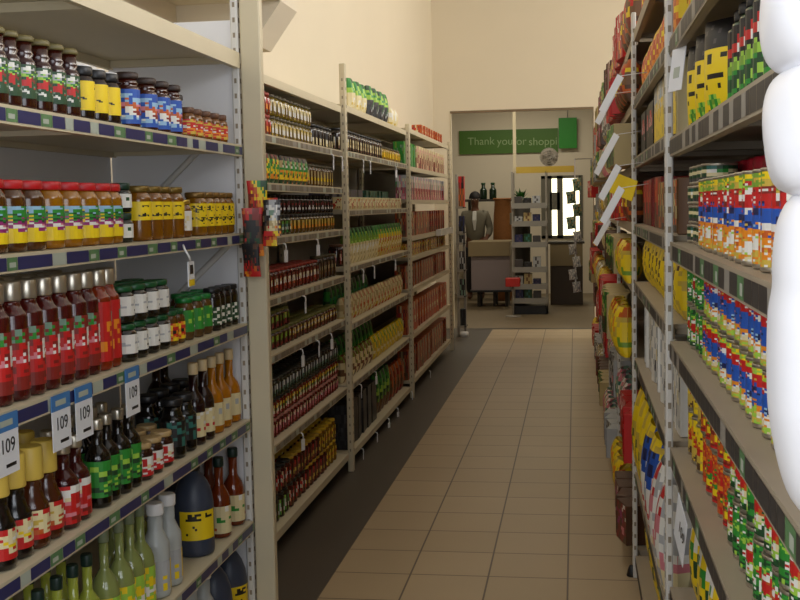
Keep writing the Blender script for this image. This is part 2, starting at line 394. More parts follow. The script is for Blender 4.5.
for k, (a, b_, zs) in enumerate(RB):
    r = thing('shelf_rack', rn[k], 'rack')
    for i, z in enumerate(zs):
        shelf(r, XR, XRB, a, b_, z, M_['gshelf'], .045 if k == 0 else .04, 'dark' if k < 2 and i else None, -1, 90+10*k+i)
    upright(r, XR+.001, b_+.047, 2.5 if k < 1 else 2.3, .018, .055, M_['white'], 1, -1)
    upright(r, XRB-.02, b_+.047, 2.3, .03, .05, M_['grey'], 1, -1)
    ft = MB(); ft.lathe([(.02, 0), (.022, .004), (.016, .03), (.01, .045)], M_['black'], 12, XR-.012, b_+.047); obj('foot', ft, r)
    bp = MB(); bp.box(XRB+.002, XRB+.01, a, b_, .06, zs[0]+.05, M_['grey']); obj('back_panel', bp, r)

# ------------------------------------------------------------------ products, near left rack
def Ys(xs, X, y):
    v = [Yat(x, X+.012, y) for x in xs]; lim = Y11-.042
    if v[-1] > lim: v = [y_-(v[-1]-lim) if len(v) < 3 else v[0]+(y_-v[0])*(lim-v[0])/(v[-1]-v[0]) for y_ in v]
    return v
G = 'products on the near left rack'
D_ = [' near-left top stocked shelf', 'second near-left shelf', 'third near-left shelf', 'fourth near-left shelf', 'fifth near-left shelf', 'bottom near-left shelf']
xf = X1-.014
# shelf 1
a1 = ['ggggWgggggWg', 'ggSWWSggSWWS', 'gWWSSggWWSSg', 'GLGLGLGLGLGL', 'ggggRrggggRr', 'ggRRRrggRRRr', 'ggrRRgggrRRg', 'gggggggggggg', 'MWMWggMWMWgg', 'gggggggggggg', 'gggggggggggg']
p = bottle('sauce_bottle', .029, .157, liquid((64,24,16)), mat('olive_cap', (104,94,54), .5), a1, .68, .8, .012, lab=(.16, .68))
row(p, Ys([1, 15, 30, 45, 59, 73], xf-.03, 80), xf, S1[1], 'dark sauce bottle with green-white label', 'top near-left shelf', 'dark green-label sauce bottles')
row(p, [y+.02 for y in Ys([1, 15, 30, 45, 59, 73], xf-.03, 80)], xf-.075, S1[1], 'dark sauce bottle with green-white label', 'top near-left shelf', 'dark green-label sauce bottles', tier='rear')
a2 = print_rows(14, [(1, 8, 13, .3), (2, 8, 12, .6), (3, 8, 12, .4), (6, 2, 6, .5), (7, 9, 13, .6), (8, 9, 13, .5), (9, 3, 12, .0)], 'Y', 'K', 3)
p = jar('spread_jar', .031, .127, liquid((40,22,16)), M_['black'], a2, .02, lab=(.22, .86), cap2=M_['wplas'])
row(p, Ys([88, 102, 114], xf-.03, 85), xf, S1[1], 'dark jar with yellow label', 'top near-left shelf', 'yellow-label dark jars')
row(p, Ys([92, 106], xf-.1, 85), xf-.075, S1[1], 'dark jar with yellow label', 'top near-left shelf', 'yellow-label dark jars', tier='rear')
a3 = ['BBBBBBBB', 'BAABBBAA', 'BBBAABBB', 'BpoopBpo', 'BrWorrWo', 'BBWrrBWr', 'BAABBAAB', 'BBBBBBBB']
p = bottle('sauce_bottle', .034, .145, liquid((70,26,16)), mat('dark_brown_cap', (50,34,28), .5), a3, .8, .8, .016, lab=(.08, .78))
row(p, Ys([134, 153, 165, 177], xf-.03, 95), xf, S1[1], 'brown bottle with blue label', 'top near-left shelf', 'blue-label sauce bottles', jit=.3)
row(p, Ys([150, 165, 178], xf-.12, 95), xf-.085, S1[1], 'brown bottle with blue label', 'top near-left shelf', 'blue-label sauce bottles', tier='rear')
a4 = ['yyyyyy', 'RRRRRR', 'RWRRWR', 'ROORRO', 'yRyyRy']
p = jar('relish_jar', .028, .092, liquid((150,98,40)), mat('brown_lid', (96,60,36), .5), a4)
row(p, Ys([192, 200, 208, 216, 223], xf-.03, 118), xf, S1[1], 'small jar with red label', 'top near-left shelf', 'small red-label jars')
# shelf 2
a5 = ['YYAAGAYYY', 'YYAGGAGYY', 'YYGgGGGYY', 'YYGgGgGYY', 'YYPPPPPPY', 'YYPWpWPYY', 'YYYPPPYYY', 'YYYYYYYYY', 'YlYYYYlYY', 'YYYYYYYYY']
p1 = jar('pickle_jar', .0385, .148, liquid((96,56,14)), mat('red_lid', (186,24,30), .4), a5, .018, lab=(.14, .72), seg=18)
p2 = jar('pickle_jar', .0385, .148, liquid((176,116,16)), mat('red_lid', (186,24,30), .4), a5, .018, lab=(.14, .72), seg=18)
ys = Ys([-4, 16, 35, 54, 73, 89, 103, 114], xf-.04, 215)
row(p1, ys[:3], xf, S1[2], 'red-lidded brown pickle jar', 'second near-left shelf', 'red-lidded pickle jars')
row(p2, ys[3:], xf, S1[2], 'red-lidded amber pickle jar', 'second near-left shelf', 'red-lidded pickle jars')
row(p2, [y+.03 for y in ys], xf-.1, S1[2], 'red-lidded amber pickle jar', 'second near-left shelf', 'red-lidded pickle jars', tier='rear')
a6 = ['WWWWWW', 'WWgWWW', 'WWWWKW', 'WWWWWW']
p = jar('pickle_jar', .028, .075, liquid((34,40,28)), mat('dark_green_lid', (20,52,36), .4), a6, lab=(.2, .8))
row(p, Ys([128], xf-.03, 215), xf, S1[2], 'dark stacked jar with white label', 'second near-left shelf', 'stacked dark jars', tier='lower')
row(p, Ys([128], xf-.03, 215), xf, S1[2]+.0765, 'dark stacked jar with white label', 'second near-left shelf', 'stacked dark jars', tier='upper')
a7 = print_rows(16, [(1, 3, 6, .5), (2, 2, 14, .55), (3, 9, 14, .3), (6, 4, 7, .7), (7, 4, 7, .7), (6, 11, 14, .7), (7, 10, 14, .7), (8, 0, 1, 0)], 'Y', 'K', 5)
p = jar('curry_jar', .037, .146, liquid((150,96,22)), mat('dark_gold_lid', (120,96,40), .35, metal=.5), a7, .016, lab=(.42, .8))
row(p, Ys([143, 155, 166, 176], xf-.04, 210), xf, S1[2], 'amber jar with short yellow label', 'second near-left shelf', 'amber jars with yellow labels')
row(p, Ys([150, 161, 171], xf-.13, 210), xf-.09, S1[2], 'amber jar with short yellow label', 'second near-left shelf', 'amber jars with yellow labels', tier='rear')
p = jar('curry_jar', .03, .11, liquid((150,96,42)), M_['gold'], ['WWWWWW', 'WWCWWW', 'CWWWWW', 'WWWWWW'], .014, lab=(.2, .8))
row(p, Ys([187], xf-.03, 210), xf, S1[2], 'small jar with plain white label', 'second near-left shelf', 'white-label small jar')
p = jar('curry_jar', .036, .134, liquid((160,110,30)), mat('brown_gold_lid', (130,100,50), .35, metal=.5), print_rows(14, [(1, 2, 5, .5), (2, 2, 5, .6), (3, 2, 5, .6), (2, 8, 12, .6), (3, 8, 12, .6), (6, 2, 12, .4), (7, 3, 6, .5), (8, 0, 1, 0)], 'Y', 'K', 8), .016, lab=(.24, .84))
row(p, Ys([201, 211, 220, 229, 237], xf-.04, 208), xf, S1[2], 'amber jar with tall yellow label', 'second near-left shelf', 'amber jars with tall yellow labels')
# shelf 3
a8 = ['rrMMrrrMMr', 'rGMGrrGMGr', 'RWrRRWrRRR', 'RWRRrWRRpR', 'RWRpRWRORR', 'RRrRRrOoOR', 'rRRRrRRoRr', 'rrRrrrRrRr', 'rrrrrrrrrr']
a8b = ['RRRRRRRR', 'RWRRMRRR', 'RRRORRRR', 'oRRRRpRR', 'RRORRRRR', 'RRRRRRRR']
p = bottle('tomato_sauce_bottle', .034, .246, liquid((86,14,12)), M_['silver'], a8, .84, .6, .040, lab=(.09, .6), cap_r=.0235, neck_top=.194)
q = bottle('tomato_sauce_bottle', .034, .246, liquid((150,52,16)), M_['silver'], a8b, .84, .6, .040, lab=(.09, .68), cap_r=.0235, neck_top=.194)
ys = Ys([2, 19, 35, 51, 66, 80, 92], xf-.035, 350)
row(p, ys, xf, S1[3], 'dark red sauce bottle with silver cap', 'third near-left shelf', 'silver-capped sauce bottles')
row(q, Ys([104, 114.5], xf-.035, 340), xf, S1[3], 'orange-red sauce bottle with silver cap', 'third near-left shelf', 'silver-capped sauce bottles', start=8)
row(p, [y+.03 for y in ys], xf-.085, S1[3], 'dark red sauce bottle with silver cap', 'third near-left shelf', 'silver-capped sauce bottles', tier='rear')
a9 = ['WWWWWW', 'WWWSWW', 'WSWWWW', 'WWWKWW', 'WWWWKW']
p = jar('chutney_jar', .036, .096, liquid((34,28,18)), mat('dark_green_metal_lid', (24,84,44), .35), a9, .014, lab=(.25, .85))
ys = Ys([128, 140, 152, 163], xf-.04, 345)
row(p, ys, xf, S1[3], 'dark stacked jar with white label', 'third near-left shelf', 'stacked dark jars with green lids', tier='lower')
row(p, ys, xf, S1[3]+.0975, 'dark stacked jar with white label', 'third near-left shelf', 'stacked dark jars with green lids', tier='upper')
row(p, [y+.03 for y in ys], xf-.08, S1[3], 'dark stacked jar with white label', 'third near-left shelf', 'stacked dark jars with green lids', tier='rear lower')
row(p, [y+.03 for y in ys], xf-.08, S1[3]+.0975, 'dark stacked jar with white label', 'third near-left shelf', 'stacked dark jars with green lids', tier='rear upper')
p = jar('mustard_jar', .028, .10, liquid((120,84,40)), mat('dark_green_metal_lid', (24,84,44), .35), ['YYOYYY', 'OYRRYO', 'YOKOYY', 'OYRRYY', 'YOYYOY'], .014)
row(p, Ys([175, 182], xf-.03, 325), xf, S1[3], 'small jar with orange-yellow label', 'third near-left shelf', 'orange-label jars')
p = jar('relish_jar', .03, .125, liquid((130,100,60)), mat('bright_green_lid', (20,120,50), .35), ['GGGGGG', 'GLGGLG', 'GGLGGG', 'GGGWGG', 'GGGGWG'], .014, lab=(.22, .8))
row(p, Ys([191, 199.5, 208], xf-.03, 318), xf, S1[3], 'jar with bright green label', 'third near-left shelf', 'green-label jars')
row(p, Ys([186, 196, 205], xf-.1, 318), xf-.07, S1[3], 'jar with bright green label', 'third near-left shelf', 'green-label jars', tier='rear')
p = jar('relish_jar', .03, .135, liquid((40,30,22)), M_['black'], ['ggWggg', 'gggWgg', 'WgWgWg', 'gWggMg', 'ggWggg'], .014, lab=(.15, .62))
row(p, Ys([217, 225, 232.5, 239.5], xf-.03, 312), xf, S1[3], 'dark jar with green-white label', 'third near-left shelf', 'dark jars at shelf end')
# shelf 4
a10 = ['RRRCCCRR', 'RRCCWCCR', 'RRCYYCRR', 'RRRCCRRR', 'RRRRRRRR']
a11 = ['CCCRRRCC', 'CWCCRRCW', 'CCyCCRRC', 'RCCCCRRR', 'RRoCRRRR', 'RRRRRRRR']
p = bottle('coffee_syrup_bottle', .037, .218, liquid((28,18,14)), mat('pale_yellow_cap', (222,190,84), .45), a10, .55, .62, .06, lab=(.1, .42), cap_r=.028, foil=.01)
row(p, Ys([3, 22], xf-.04, 510), xf, S1[4], 'dark bottle with tall yellow cap', 'fourth near-left shelf', 'yellow-capped bottles')
q = bottle('coffee_syrup_bottle', .037, .218, liquid((92,48,24)), mat('pale_yellow_cap', (222,190,84), .45), a11, .55, .62, .06, lab=(.1, .42), cap_r=.028, foil=.01)
row(q, Ys([38, 53], xf-.04, 500), xf, S1[4], 'brown bottle with tall yellow cap', 'fourth near-left shelf', 'yellow-capped bottles', start=3)
row(q, Ys([14, 32], xf-.13, 490), xf-.09, S1[4], 'brown bottle with tall yellow cap', 'fourth near-left shelf', 'yellow-capped bottles', tier='rear')
a12 = ['CWWWCC', 'pWRRWp', 'WRRpRR', 'pRRRRW', 'RRrRRR']
p = bottle('tomato_sauce_bottle', .035, .2, liquid((74,14,14)), M_['silver'], a12, .6, .45, .03, lab=(.06, .5))
row(p, Ys([68, 82], xf-.04, 480), xf, S1[4], 'dark red bottle with pink-white label', 'fourth near-left shelf', 'pink-label bottles')
row(p, Ys([57], xf-.12, 480), xf-.085, S1[4], 'dark red bottle with pink-white label', 'fourth near-left shelf', 'pink-label bottles', tier='rear')
a13 = ['GGGGGGG', 'GLGgGLG', 'GGLgGGL', 'gGgGGgG', 'GGGLgGG', 'GgGGGGG', 'LGGgLGG']
p = bottle('worcester_sauce_bottle', .032, .215, liquid((26,18,14)), M_['silver'], a13, .62, .42, .026, lab=(.12, .62))
ys = Ys([101, 112, 123, 133], xf-.04, 460)
row(p, ys, xf, S1[4], 'dark bottle with bright green label', 'fourth near-left shelf', 'green-label bottles')
row(p, [y+.02 for y in ys], xf-.08, S1[4], 'dark bottle with bright green label', 'fourth near-left shelf', 'green-label bottles', tier='rear')
p = jar('jam_jar', .033, .098, liquid((60,24,14)), mat('tan_lid', (190,160,110), .4), ['RRWWRR', 'RWWRRR', 'RWCRRR', 'RRWWRr', 'RRRRRR'], .014, lab=(.14, .75))
row(p, Ys([144, 155, 166], xf-.04, 455), xf, S1[4], 'small jar with red-white label', 'fourth near-left shelf', 'red-white small jars')
row(p, Ys([142, 153], xf-.11, 450), xf-.075, S1[4], 'small jar with red-white label', 'fourth near-left shelf', 'red-white small jars', tier='rear')
p = bottle('soy_sauce_bottle', .038, .172, liquid((14,12,12)), M_['black'], ['KTKKTK', 'TKTTKK', 'KTKKTT', 'KKTKKK'], .72, .7, .02, lab=(.2, .7))
row(p, Ys([178, 189], xf-.04, 425), xf, S1[4], 'squat black bottle with teal label', 'fourth near-left shelf', 'squat black bottles')
row(p, Ys([152, 164, 176, 187], xf-.14, 415), xf-.1, S1[4], 'squat black bottle with teal label', 'fourth near-left shelf', 'squat black bottles', tier='rear')
p = bottle('wine_bottle', .034, .25, liquid((40,10,12)), mat('cream_neck_foil', (220,196,150), .4), ['CWCCCC', 'CCCCWC', 'CRCCCC', 'WCCCCC'], .55, .4, .035, lab=(.1, .4))
row(p, Ys([199, 207.5], xf-.035, 385), xf, S1[4], 'dark red bottle with cream neck foil', 'fourth near-left shelf', 'cream-necked bottles')
row(p, Ys([163, 172], xf-.22, 390), xf-.19, S1[4], 'dark red bottle with cream neck foil', 'fourth near-left shelf', 'cream-necked bottles', tier='rear')
p = bottle('vinegar_bottle', .036, .245, liquid((196,120,0)), mat('cream_neck_foil', (220,196,150), .4), ['CCCCCC', 'CCSCCC', 'CCCCSC', 'gCCCCC'], .5, .36, .035, lab=(.1, .4))
row(p, Ys([218, 227.5, 237], xf-.035, 385), xf, S1[4], 'golden bottle with cream label', 'fourth near-left shelf', 'golden bottles')
# shelf 5
lem = clear((176,186,70))
p = bottle('lemon_juice_bottle', .035, .255, lem, mat('dark_green_cap', (16,44,36), .4), ['LLLLLL', 'LYLLYL', 'LLLYLL', 'YLLLLL', 'LWWLWW'], .5, .34, .028, lab=(.08, .44))
ys = Ys([22, 42, 61, 78, 93], xf-.04, 560)
row(p, ys, xf, S1[5], 'yellow-green juice bottle with dark cap', 'fifth near-left shelf', 'yellow-green bottles')
row(p, [y+.03 for y in ys], xf-.085, S1[5], 'yellow-green juice bottle with dark cap', 'fifth near-left shelf', 'yellow-green bottles', tier='rear')
p = bottle('lemon_juice_bottle', .036, .285, clear((150,160,90)), mat('grey_green_cap', (120,130,100), .4), ['YYLYLY', 'YLLLYY', 'LLYWLY', 'YWWLYL', 'LWYWLY', 'YLLYYL'], .5, .32, .03, lab=(.05, .42))
row(p, Ys([110, 124, 136, 147], xf-.04, 550), xf, S1[5], 'tall clear bottle with lime label', 'fifth near-left shelf', 'tall clear bottles')
row(p, Ys([118, 132, 146], xf-.13, 545), xf-.09, S1[5], 'tall clear bottle with lime label', 'fifth near-left shelf', 'tall clear bottles', tier='rear')
p = bottle('vinegar_bottle', .038, .262, mat('milky_plastic', (190,194,190), .35, trans=.15), M_['wplas'], ['SSSYYY', 'SSSYKY', 'SSSYYY', 'SSSYYY'], .62, .55, .032, lab=(.08, .4))
row(p, Ys([161, 174], xf-.04, 545), xf, S1[5], 'milky bottle with white cap', 'fifth near-left shelf', 'milky bottles')
a14 = print_rows(18, [(1, 2, 10, .8), (2, 2, 10, .6), (3, 2, 10, .85), (1, 12, 16, .4), (2, 12, 16, .4), (6, 3, 9, .5), (7, 3, 9, .6), (9, 2, 16, .25), (10, 0, 1, 0)], 'Y', 'K', 2)
def jug(name, art):
    b = MB(); bm = mat('navy_grey_plastic', (58,66,84), .42)
    b.lathe([(.052, 0), (.06, .006), (.062, .02), (.062, .16), (.058, .19), (.046, .225), (.03, .25), (.02, .258), (.02, .268)], bm, 20)
    k = MB(); k.lathe([(.023, .262), (.024, .266), (.024, .288), (.021, .291)], M_['black'], 14)
    l = MB(); l.sleeve(.0632, .055, .145, art, 1.0)
    h = MB(); h.tube([(-.02, 0, .262), (-.052, 0, .258), (-.072, 0, .235), (-.074, 0, .2), (-.06, 0, .172)], .009, bm, 8)
    return Proto(name, 'jug', [('jug_body', b.mesh('jug_body'), []), ('cap', k.mesh('cap'), []), ('paper_label', l.mesh('paper_label'), []), ('handle', h.mesh('handle'), [])], .062, .29)
p = jug('vinegar_jug', a14)
row(p, Ys([200], xf-.06, 520), xf, S1[5], 'dark blue jug with yellow label', 'fifth near-left shelf', 'dark blue jugs', rot=-.95)
row(p, Ys([190], xf-.2, 510), xf-.14, S1[5], 'dark blue jug with yellow label', 'fifth near-left shelf', 'dark blue jugs', tier='rear', rot=.1)
p = bottle('vinegar_bottle', .037, .262, liquid((136,58,20)), mat('dark_green_cap', (16,44,36), .4), ['CCWCCC', 'CCCCWC', 'CGCCCC', 'CCCRCC', 'oCCCCC'], .5, .4, .03, lab=(.06, .4))
row(p, Ys([229, 242], xf-.04, 500), xf, S1[5], 'amber bottle with white label', 'fifth near-left shelf', 'amber bottles')
row(p, Ys([226, 241], xf-.13, 500), xf-.085, S1[5], 'amber bottle with white label', 'fifth near-left shelf', 'amber bottles', tier='rear')
# bottom
p = bottle('vinegar_bottle', .045, .3, mat('milky_plastic', (190,194,190), .35, trans=.15), M_['wplas'], None, .62, .5, .032)
row(p, Ys([196, 208], xf-.045, 590), xf, S1[6], 'large milky bottle', 'bottom near-left shelf', 'milky bottles below')
p = jug('vinegar_jug', a14)
row(p, Ys([222, 238], xf-.06, 590), xf, S1[6], 'dark blue jug with yellow label', 'bottom near-left shelf', 'dark blue jugs below', rot=-.2)

# price cards hanging from the third stocked shelf
def font_mesh(txt, size, mt, extr=.0003):
    cu = bpy.data.curves.new('digits', 'FONT'); cu.body = txt; cu.size = size; cu.align_x = 'CENTER'; cu.align_y = 'CENTER'; cu.extrude = extr
    o = bpy.data.objects.new('tmp_text', cu); COL.objects.link(o)
    me = bpy.data.meshes.new_from_object(o.evaluated_get(bpy.context.evaluated_depsgraph_get()))
    bpy.data.objects.remove(o); bpy.data.curves.remove(cu)
    me.materials.clear(); me.materials.append(mt); return me
digits = font_mesh('109', .04, M_['black'])
for i, px in enumerate([5, 59, 81.5, 130]):
    Y = Yat(px, X1, [440, 410, 395, 370][i])
    o = thing('price_card', f'white price card with blue header, {nth(i+1)} from left hanging under third near-left shelf', 'sign', (X1+.004, Y, S1[3]), 0, 'hanging price cards')
    w = .045
    b = MB(); b.box(0, .0012, -w, w, -.122, -.036, M_['cardw']); obj('card', b, o)
    b = MB(); b.box(-.0002, .0016, -w, w, -.036, -.002, M_['sblue']); b.box(.0016, .002, -w*.6, w*.5, -.026, -.014, M_['stick']); obj('header', b, o)
    obj('digits', digits, o, (.0018, 0, -.066), (PI/2, 0, PI/2))
    b = MB(); b.box(.0012, .0016, -w*.2, w*.7, -.108, -.101, M_['black']); obj('underline', b, o)
# hook with a yellow and black ticket under shelf 2
Y = Yat(182, X1, 255)
o = thing('price_hook', 'curved white hook with black-yellow ticket under second near-left shelf', 'sign', (X1+.004, Y, S1[2]-.03))
b = MB(); b.tube([(0, 0, .012), (.012, -.02, 0), (.02, -.01, -.02), (.02, 0, -.032)], .003, M_['wplas'], 6); obj('hook', b, o)
b = MB(); b.box(.018, .021, -.022, .03, -.105, -.034, M_['cardw']); b.box(.021, .0215, -.008, .018, -.07, -.044, M_['black']); b.box(.021, .0215, -.02, .028, -.103, -.085, pm('Y')); obj('ticket', b, o)

# seasoning cards hanging on the rack post
arts = [fine(a_, 2, 5) for a_ in (['RoYGgg', 'RRoYGg', 'roOYYG', 'rRoOYY', 'NrRoOO', 'NNrRRo'], ['GGgOoR', 'KKKKoR', 'KKdKKR', 'KdcdKK', 'KKKKKK', 'NKKKRR', 'RRrRoO', 'RRROOY'], ['oRRrrR', 'rRNrrr', 'rKKKNr', 'KKKKKN', 'KNKKNN', 'NgKKgN', 'NRroRo', 'RRRoRO'], ['KdSSdK', 'dSWWSd', 'KSMMWS', 'dKSWSK', 'KNcCcN', 'NcCCcN', 'RRRoYO'], ['KKKKNN', 'KNKKKK', 'KKKNKK', 'rKNrKK', 'RRrRor', 'rOoRRR'])]
words = ['topmost orange', 'large green-topped', 'red-edged middle', 'front silver-pictured', 'lowest dark red']
spec = [(258, 200, .070, .13, 0), (266, 222, .075, .16, .006), (253, 232, .07, .16, -.01), (272, 218, .06, .12, .012), (252, 260, .062, .11, .004)]
for i, (px, py, w, h, dx) in enumerate(spec):
    Yc = Y11-.03-.012*i
    P = atY(px, py, Yc)
    pr = pouch('seasoning_packet', w, .012, h, arts[i])
    o = tag(obj('seasoning_packet', pr.parts[0][1], None, (P.x, Yc, P.z-h/2), (0, [.1, -.1, .08, -.05, .1][i], -PI/2+[.15, -.1, .2, .05, -.1][i])), f'{words[i]} seasoning packet hanging on the white rack post', 'packet', 'seasoning packets on the post')

# ------------------------------------------------------------------ products, second left rack
xl = XL-.03
def stack(p, y0, y1, z, desc, shelf_, group, tiers=1, rows=1, step=None, x=xl, names=('lower', 'upper', 'top')):
    st = step or p.r*2+.004
    for t in range(tiers):
        for r in range(rows):
            if r and t < tiers-1: continue
            nm = (names[t] if tiers > 1 else '')+(' front' if r == 0 else ' rear' if r == 1 else ' backmost')
            row(p, rng(y0, y1, st), x-r*(p.r*2+.008), z+t*(p.h+.0016), desc, shelf_, group, tier=nm.strip())
Z = LB[0][2]; A, B = 4.83, 6.48
s2 = lambda n: f'{nth(n)} shelf, second left rack'
def yr(a, b): return Yat(a, xl, 250), Yat(b, xl, 250)
jj = lambda name, r, h, body, cap, art: jar(name, r, h, liquid(body), cap, art, .013, 12, (.12, .8), single=True)
def yy(x): return Yat(x, xl-.03, 300)
p = jj('mayonnaise_jar', .033, .098, (150,130,60), mat('dark_olive_lid', (74,64,36), .5), ['yCyCCy', 'cCCyCC', 'WWWWWW', 'CWWcWW', 'yyNyyN'])
q = jj('mayonnaise_jar', .033, .098, (160,70,40), mat('brick_red_lid', (150,50,36), .5), ['RRRoRR', 'RrRRRR', 'OOOOOO', 'YOOYOO', 'NtNNtN'])
stack(q, A+.02, A+.30, Z[1], 'jar with red-orange label', s2(1), 'red-orange jars', 2)
stack(p, A+.31, A+1.12, Z[1], 'jar with cream label', s2(1), 'cream-label jars', 2)
p = jj('mayonnaise_jar', .038, .12, (50,40,30), M_['black'], ['KKdKKd', 'tdKtKd', 'CWCCWC', 'ccCcCC'])
stack(p, A+1.16, B, Z[1], 'dark-lidded jar with cream band', s2(1), 'dark-lidded jars', 1)
p = pouch('soup_packet', .085, .04, .135, ['NrNgN', 'GYGGY', 'YGGYG', 'YYGGY', 'OYGYO', 'ggNgg'])
q = pouch('soup_packet', .085, .04, .135, ['dNdNd', 'cGWGc', 'WGGLW', 'OGYGO', 'YYOYY', 'gNgNg'])
ys = rng(A, A+1.0, .09); row(p, ys[:5], xl, Z[2], 'green-yellow upright packet', s2(2), 'green-yellow packets'); row(q, ys[5:], xl, Z[2], 'green-white upright packet', s2(2), 'green-white packets')
p = jj('mustard_jar', .036, .115, (110,80,40), mat('dark_olive_lid', (74,64,36), .5), ['tcctcc', 'cYcctc', 'cYYcCc', 'ttcWtt'])
stack(p, A+1.02, B, Z[2], 'tan jar with yellow spot', s2(2), 'tan jars', 1)
p = jj('pickle_jar', .035, .094, (60,70,30), M_['black'], ['lGlYGl', 'GMTGMT', 'GMWGMW', 'gGggGg'])
q = jj('pickle_jar', .035, .094, (110,84,30), M_['black'], ['ycyycy', 'yOyyOy', 'YyOYyO', 'NtNNtN'])
stack(p, A, A+.62, Z[3], 'green-label jar', s2(3), 'green-label jars', 1); stack(q, A+.63, B, Z[3], 'tan-yellow label jar', s2(3), 'tan-yellow label jars', 1)
p = jj('chutney_jar', .035, .094, (30,16,14), M_['black'], ['KrKKrK', 'rKrrKr', 'KWKWWK', 'WSWKSW', 'KKKKKK'])
stack(p, A, B-.02, Z[3]+.0956, 'black-lidded dark jar', s2(3)+' upper tier', 'black-lidded dark jars', 1)
p = jj('beetroot_jar', .036, .115, (96,30,22), mat('brick_red_lid', (150,50,36), .5), ['rtrrtr', 'CWCCWC', 'WcWWcW', 'rorror', 'rNrrNr'])
stack(p, A, A+1.2, Z[4], 'red jar with white band', s2(4), 'red jars with white bands', 1, 2)
p = jj('olive_jar', .036, .13, (44,34,26), mat('dark_olive_lid', (74,64,36), .5), ['tdttdt', 'cdccdc', 'tttNtt', 'NdNNdN'])
stack(p, A+1.22, B, Z[4], 'dark brown jar', s2(4), 'dark brown jars', 1)
p = jj('olive_jar', .035, .088, (96,50,24), mat('olive_green_lid', (110,110,50), .5), ['yCyyCy', 'CyWCyW', 'yCyyCy', 'NrNNrN', 'rrNrrN'])
q = jj('olive_jar', .035, .088, (74,40,24), mat('olive_green_lid', (110,110,50), .5), ['lylLyl', 'yLlyyl', 'NrNrNN', 'rrrNrr'])
stack(q, A, A+.55, Z[5], 'yellow-green label jar', s2(5), 'yellow-green label jars', 2, 2, names=('lower', 'upper'))
stack(p, A+.56, B, Z[5], 'cream-banded brown jar', s2(5), 'cream-banded brown jars', 1, 2)
p = jj('caper_jar', .03, .088, (60,60,46), mat('dark_grey_lid', (54,54,50), .35, metal=.4), ['SWSSWS', 'dWSdWS', 'MgMMgM', 'gdggdg'])
q = jj('tomato_paste_jar', .03, .088, (130,44,30), mat('dark_grey_lid', (54,54,50), .35, metal=.4), ['CcYCcC', 'yCGyCG', 'CWCCWC', 'rprrpr'])
s = jj('tomato_paste_jar', .03, .088, (110,30,26), mat('dull_pink_lid', (190,130,120), .45), ['ppCppC', 'pWppWp', 'prpprp', 'rrrrrr'])
stack(s, A, B, Z[6], 'pink-label jar', s2(6), 'pink-label jars', 1)
stack(q, A, B, Z[6]+.0896, 'cream-label red jar', s2(6)+' middle tier', 'cream-label red jars', 1)
stack(p, A, B, Z[6]+.1792, 'grey-lidded white-label jar', s2(6)+' top tier', 'grey-lidded jars', 1, 3)
p = jj('pasta_sauce_jar', .036, .118, (60,44,24), mat('dark_grey_lid', (54,54,50), .35, metal=.4), ['GLGGMG', 'LWGWLG', 'GWWGWG', 'lGlNGl'])
q = jj('pasta_sauce_jar', .036, .118, (90,26,20), mat('dark_grey_lid', (54,54,50), .35, metal=.4), ['RCRRWR', 'WRWWRW', 'rCRrWR', 'rrtrrt'])
s = jj('pasta_sauce_jar', .036, .118, (90,26,20), mat('ochre_lid', (196,160,40), .5), ['rRrrRr', 'RrrRRr', 'ryyrry', 'ttrttr'])
u = jj('pasta_sauce_jar', .036, .118, (150,110,20), mat('yellow_lid', (226,190,40), .5), ['YNYYNY', 'YYoYYo', 'YKYYKY', 'yYtyYt'])
for (pp, d, g, a, b_) in ((p, 'green-white label jar', 'green-white label jars', 0, .45), (q, 'red-white label jar', 'red-white label jars', .45, .8), (s, 'dark red label jar', 'dark red label jars', .8, 1.3), (u, 'yellow label jar', 'yellow label jars', 1.3, 1.56)):
    stack(pp, A+a, A+b_, Z[7], d, s2(7), g, 1)
for (pp, d, g, a, b_) in ((q, 'red-white label jar', 'red-white label jars', 0, .5), (s, 'dark red label jar', 'dark red label jars', .5, 1.12), (u, 'yellow label jar', 'yellow label jars', 1.12, 1.56)):
    stack(pp, A+a, A+b_, Z[7]+.1196, d, s2(7)+' upper tier', g, 1, 2)

# ------------------------------------------------------------------ third left rack
Z = LB[1][2]; A, B = 6.66, 9.05
s3 = lambda n: f'{nth(n)} shelf, third left rack'
p = pouch('rice_packet', .12, .08, .21, ['GgGGg', 'GLGLG', 'LGLLG', 'CCCCC', 'CWCWC', 'CCyCC', 'CyCCC'])
row(p, [7.22, 7.42, 7.60], XL-.04, Z[0], 'green-topped cream packet', 'on top of third left rack', 'packets on top of rack', tier='front')
p = pouch('rice_packet', .12, .08, .225, ['gGGgg', 'GLGLG', 'LLGLL', 'dKGdK', 'KgSKd', 'KdKKS', 'KKdKg'])
row(p, [7.84, 8.04, 8.26, 8.46], XL-.03, Z[0], 'green-topped dark packet', 'on top of third left rack', 'packets on top of rack', tier='front')
p = pouch('rice_packet', .12, .07, .14, ['CWCCC', 'WCCyC', 'CCCCC', 'yCCcC'])
row(p, [8.68, 8.84], XL-.02, Z[0], 'small cream packet', 'on top of third left rack', 'packets on top of rack', tier='front')
p = jj('coffee_jar', .042, .135, (60,44,30), M_['black'], ['NKNNKN', 'CWCCWC', 'WCcWCW', 'CcCtCc', 'NtNNtN'])
stack(p, A, A+1.5, Z[1], 'black-lidded cream jar', s3(1), 'black-lidded cream jars', 1)
p = jj('coffee_jar', .042, .1, (190,150,30), mat('dark_olive_lid', (74,64,36), .5), ['YYyYYy', 'YOYYOY', 'yYYyYY', 'NNtNNt'])
stack(p, A+1.55, B, Z[1], 'yellow jar', s3(1), 'yellow jars', 1)
p = carton('tea_box', .12, .08, .075, ['CcCCoC', 'WCCrCC', 'CrRCCC', 'ccoccr'])
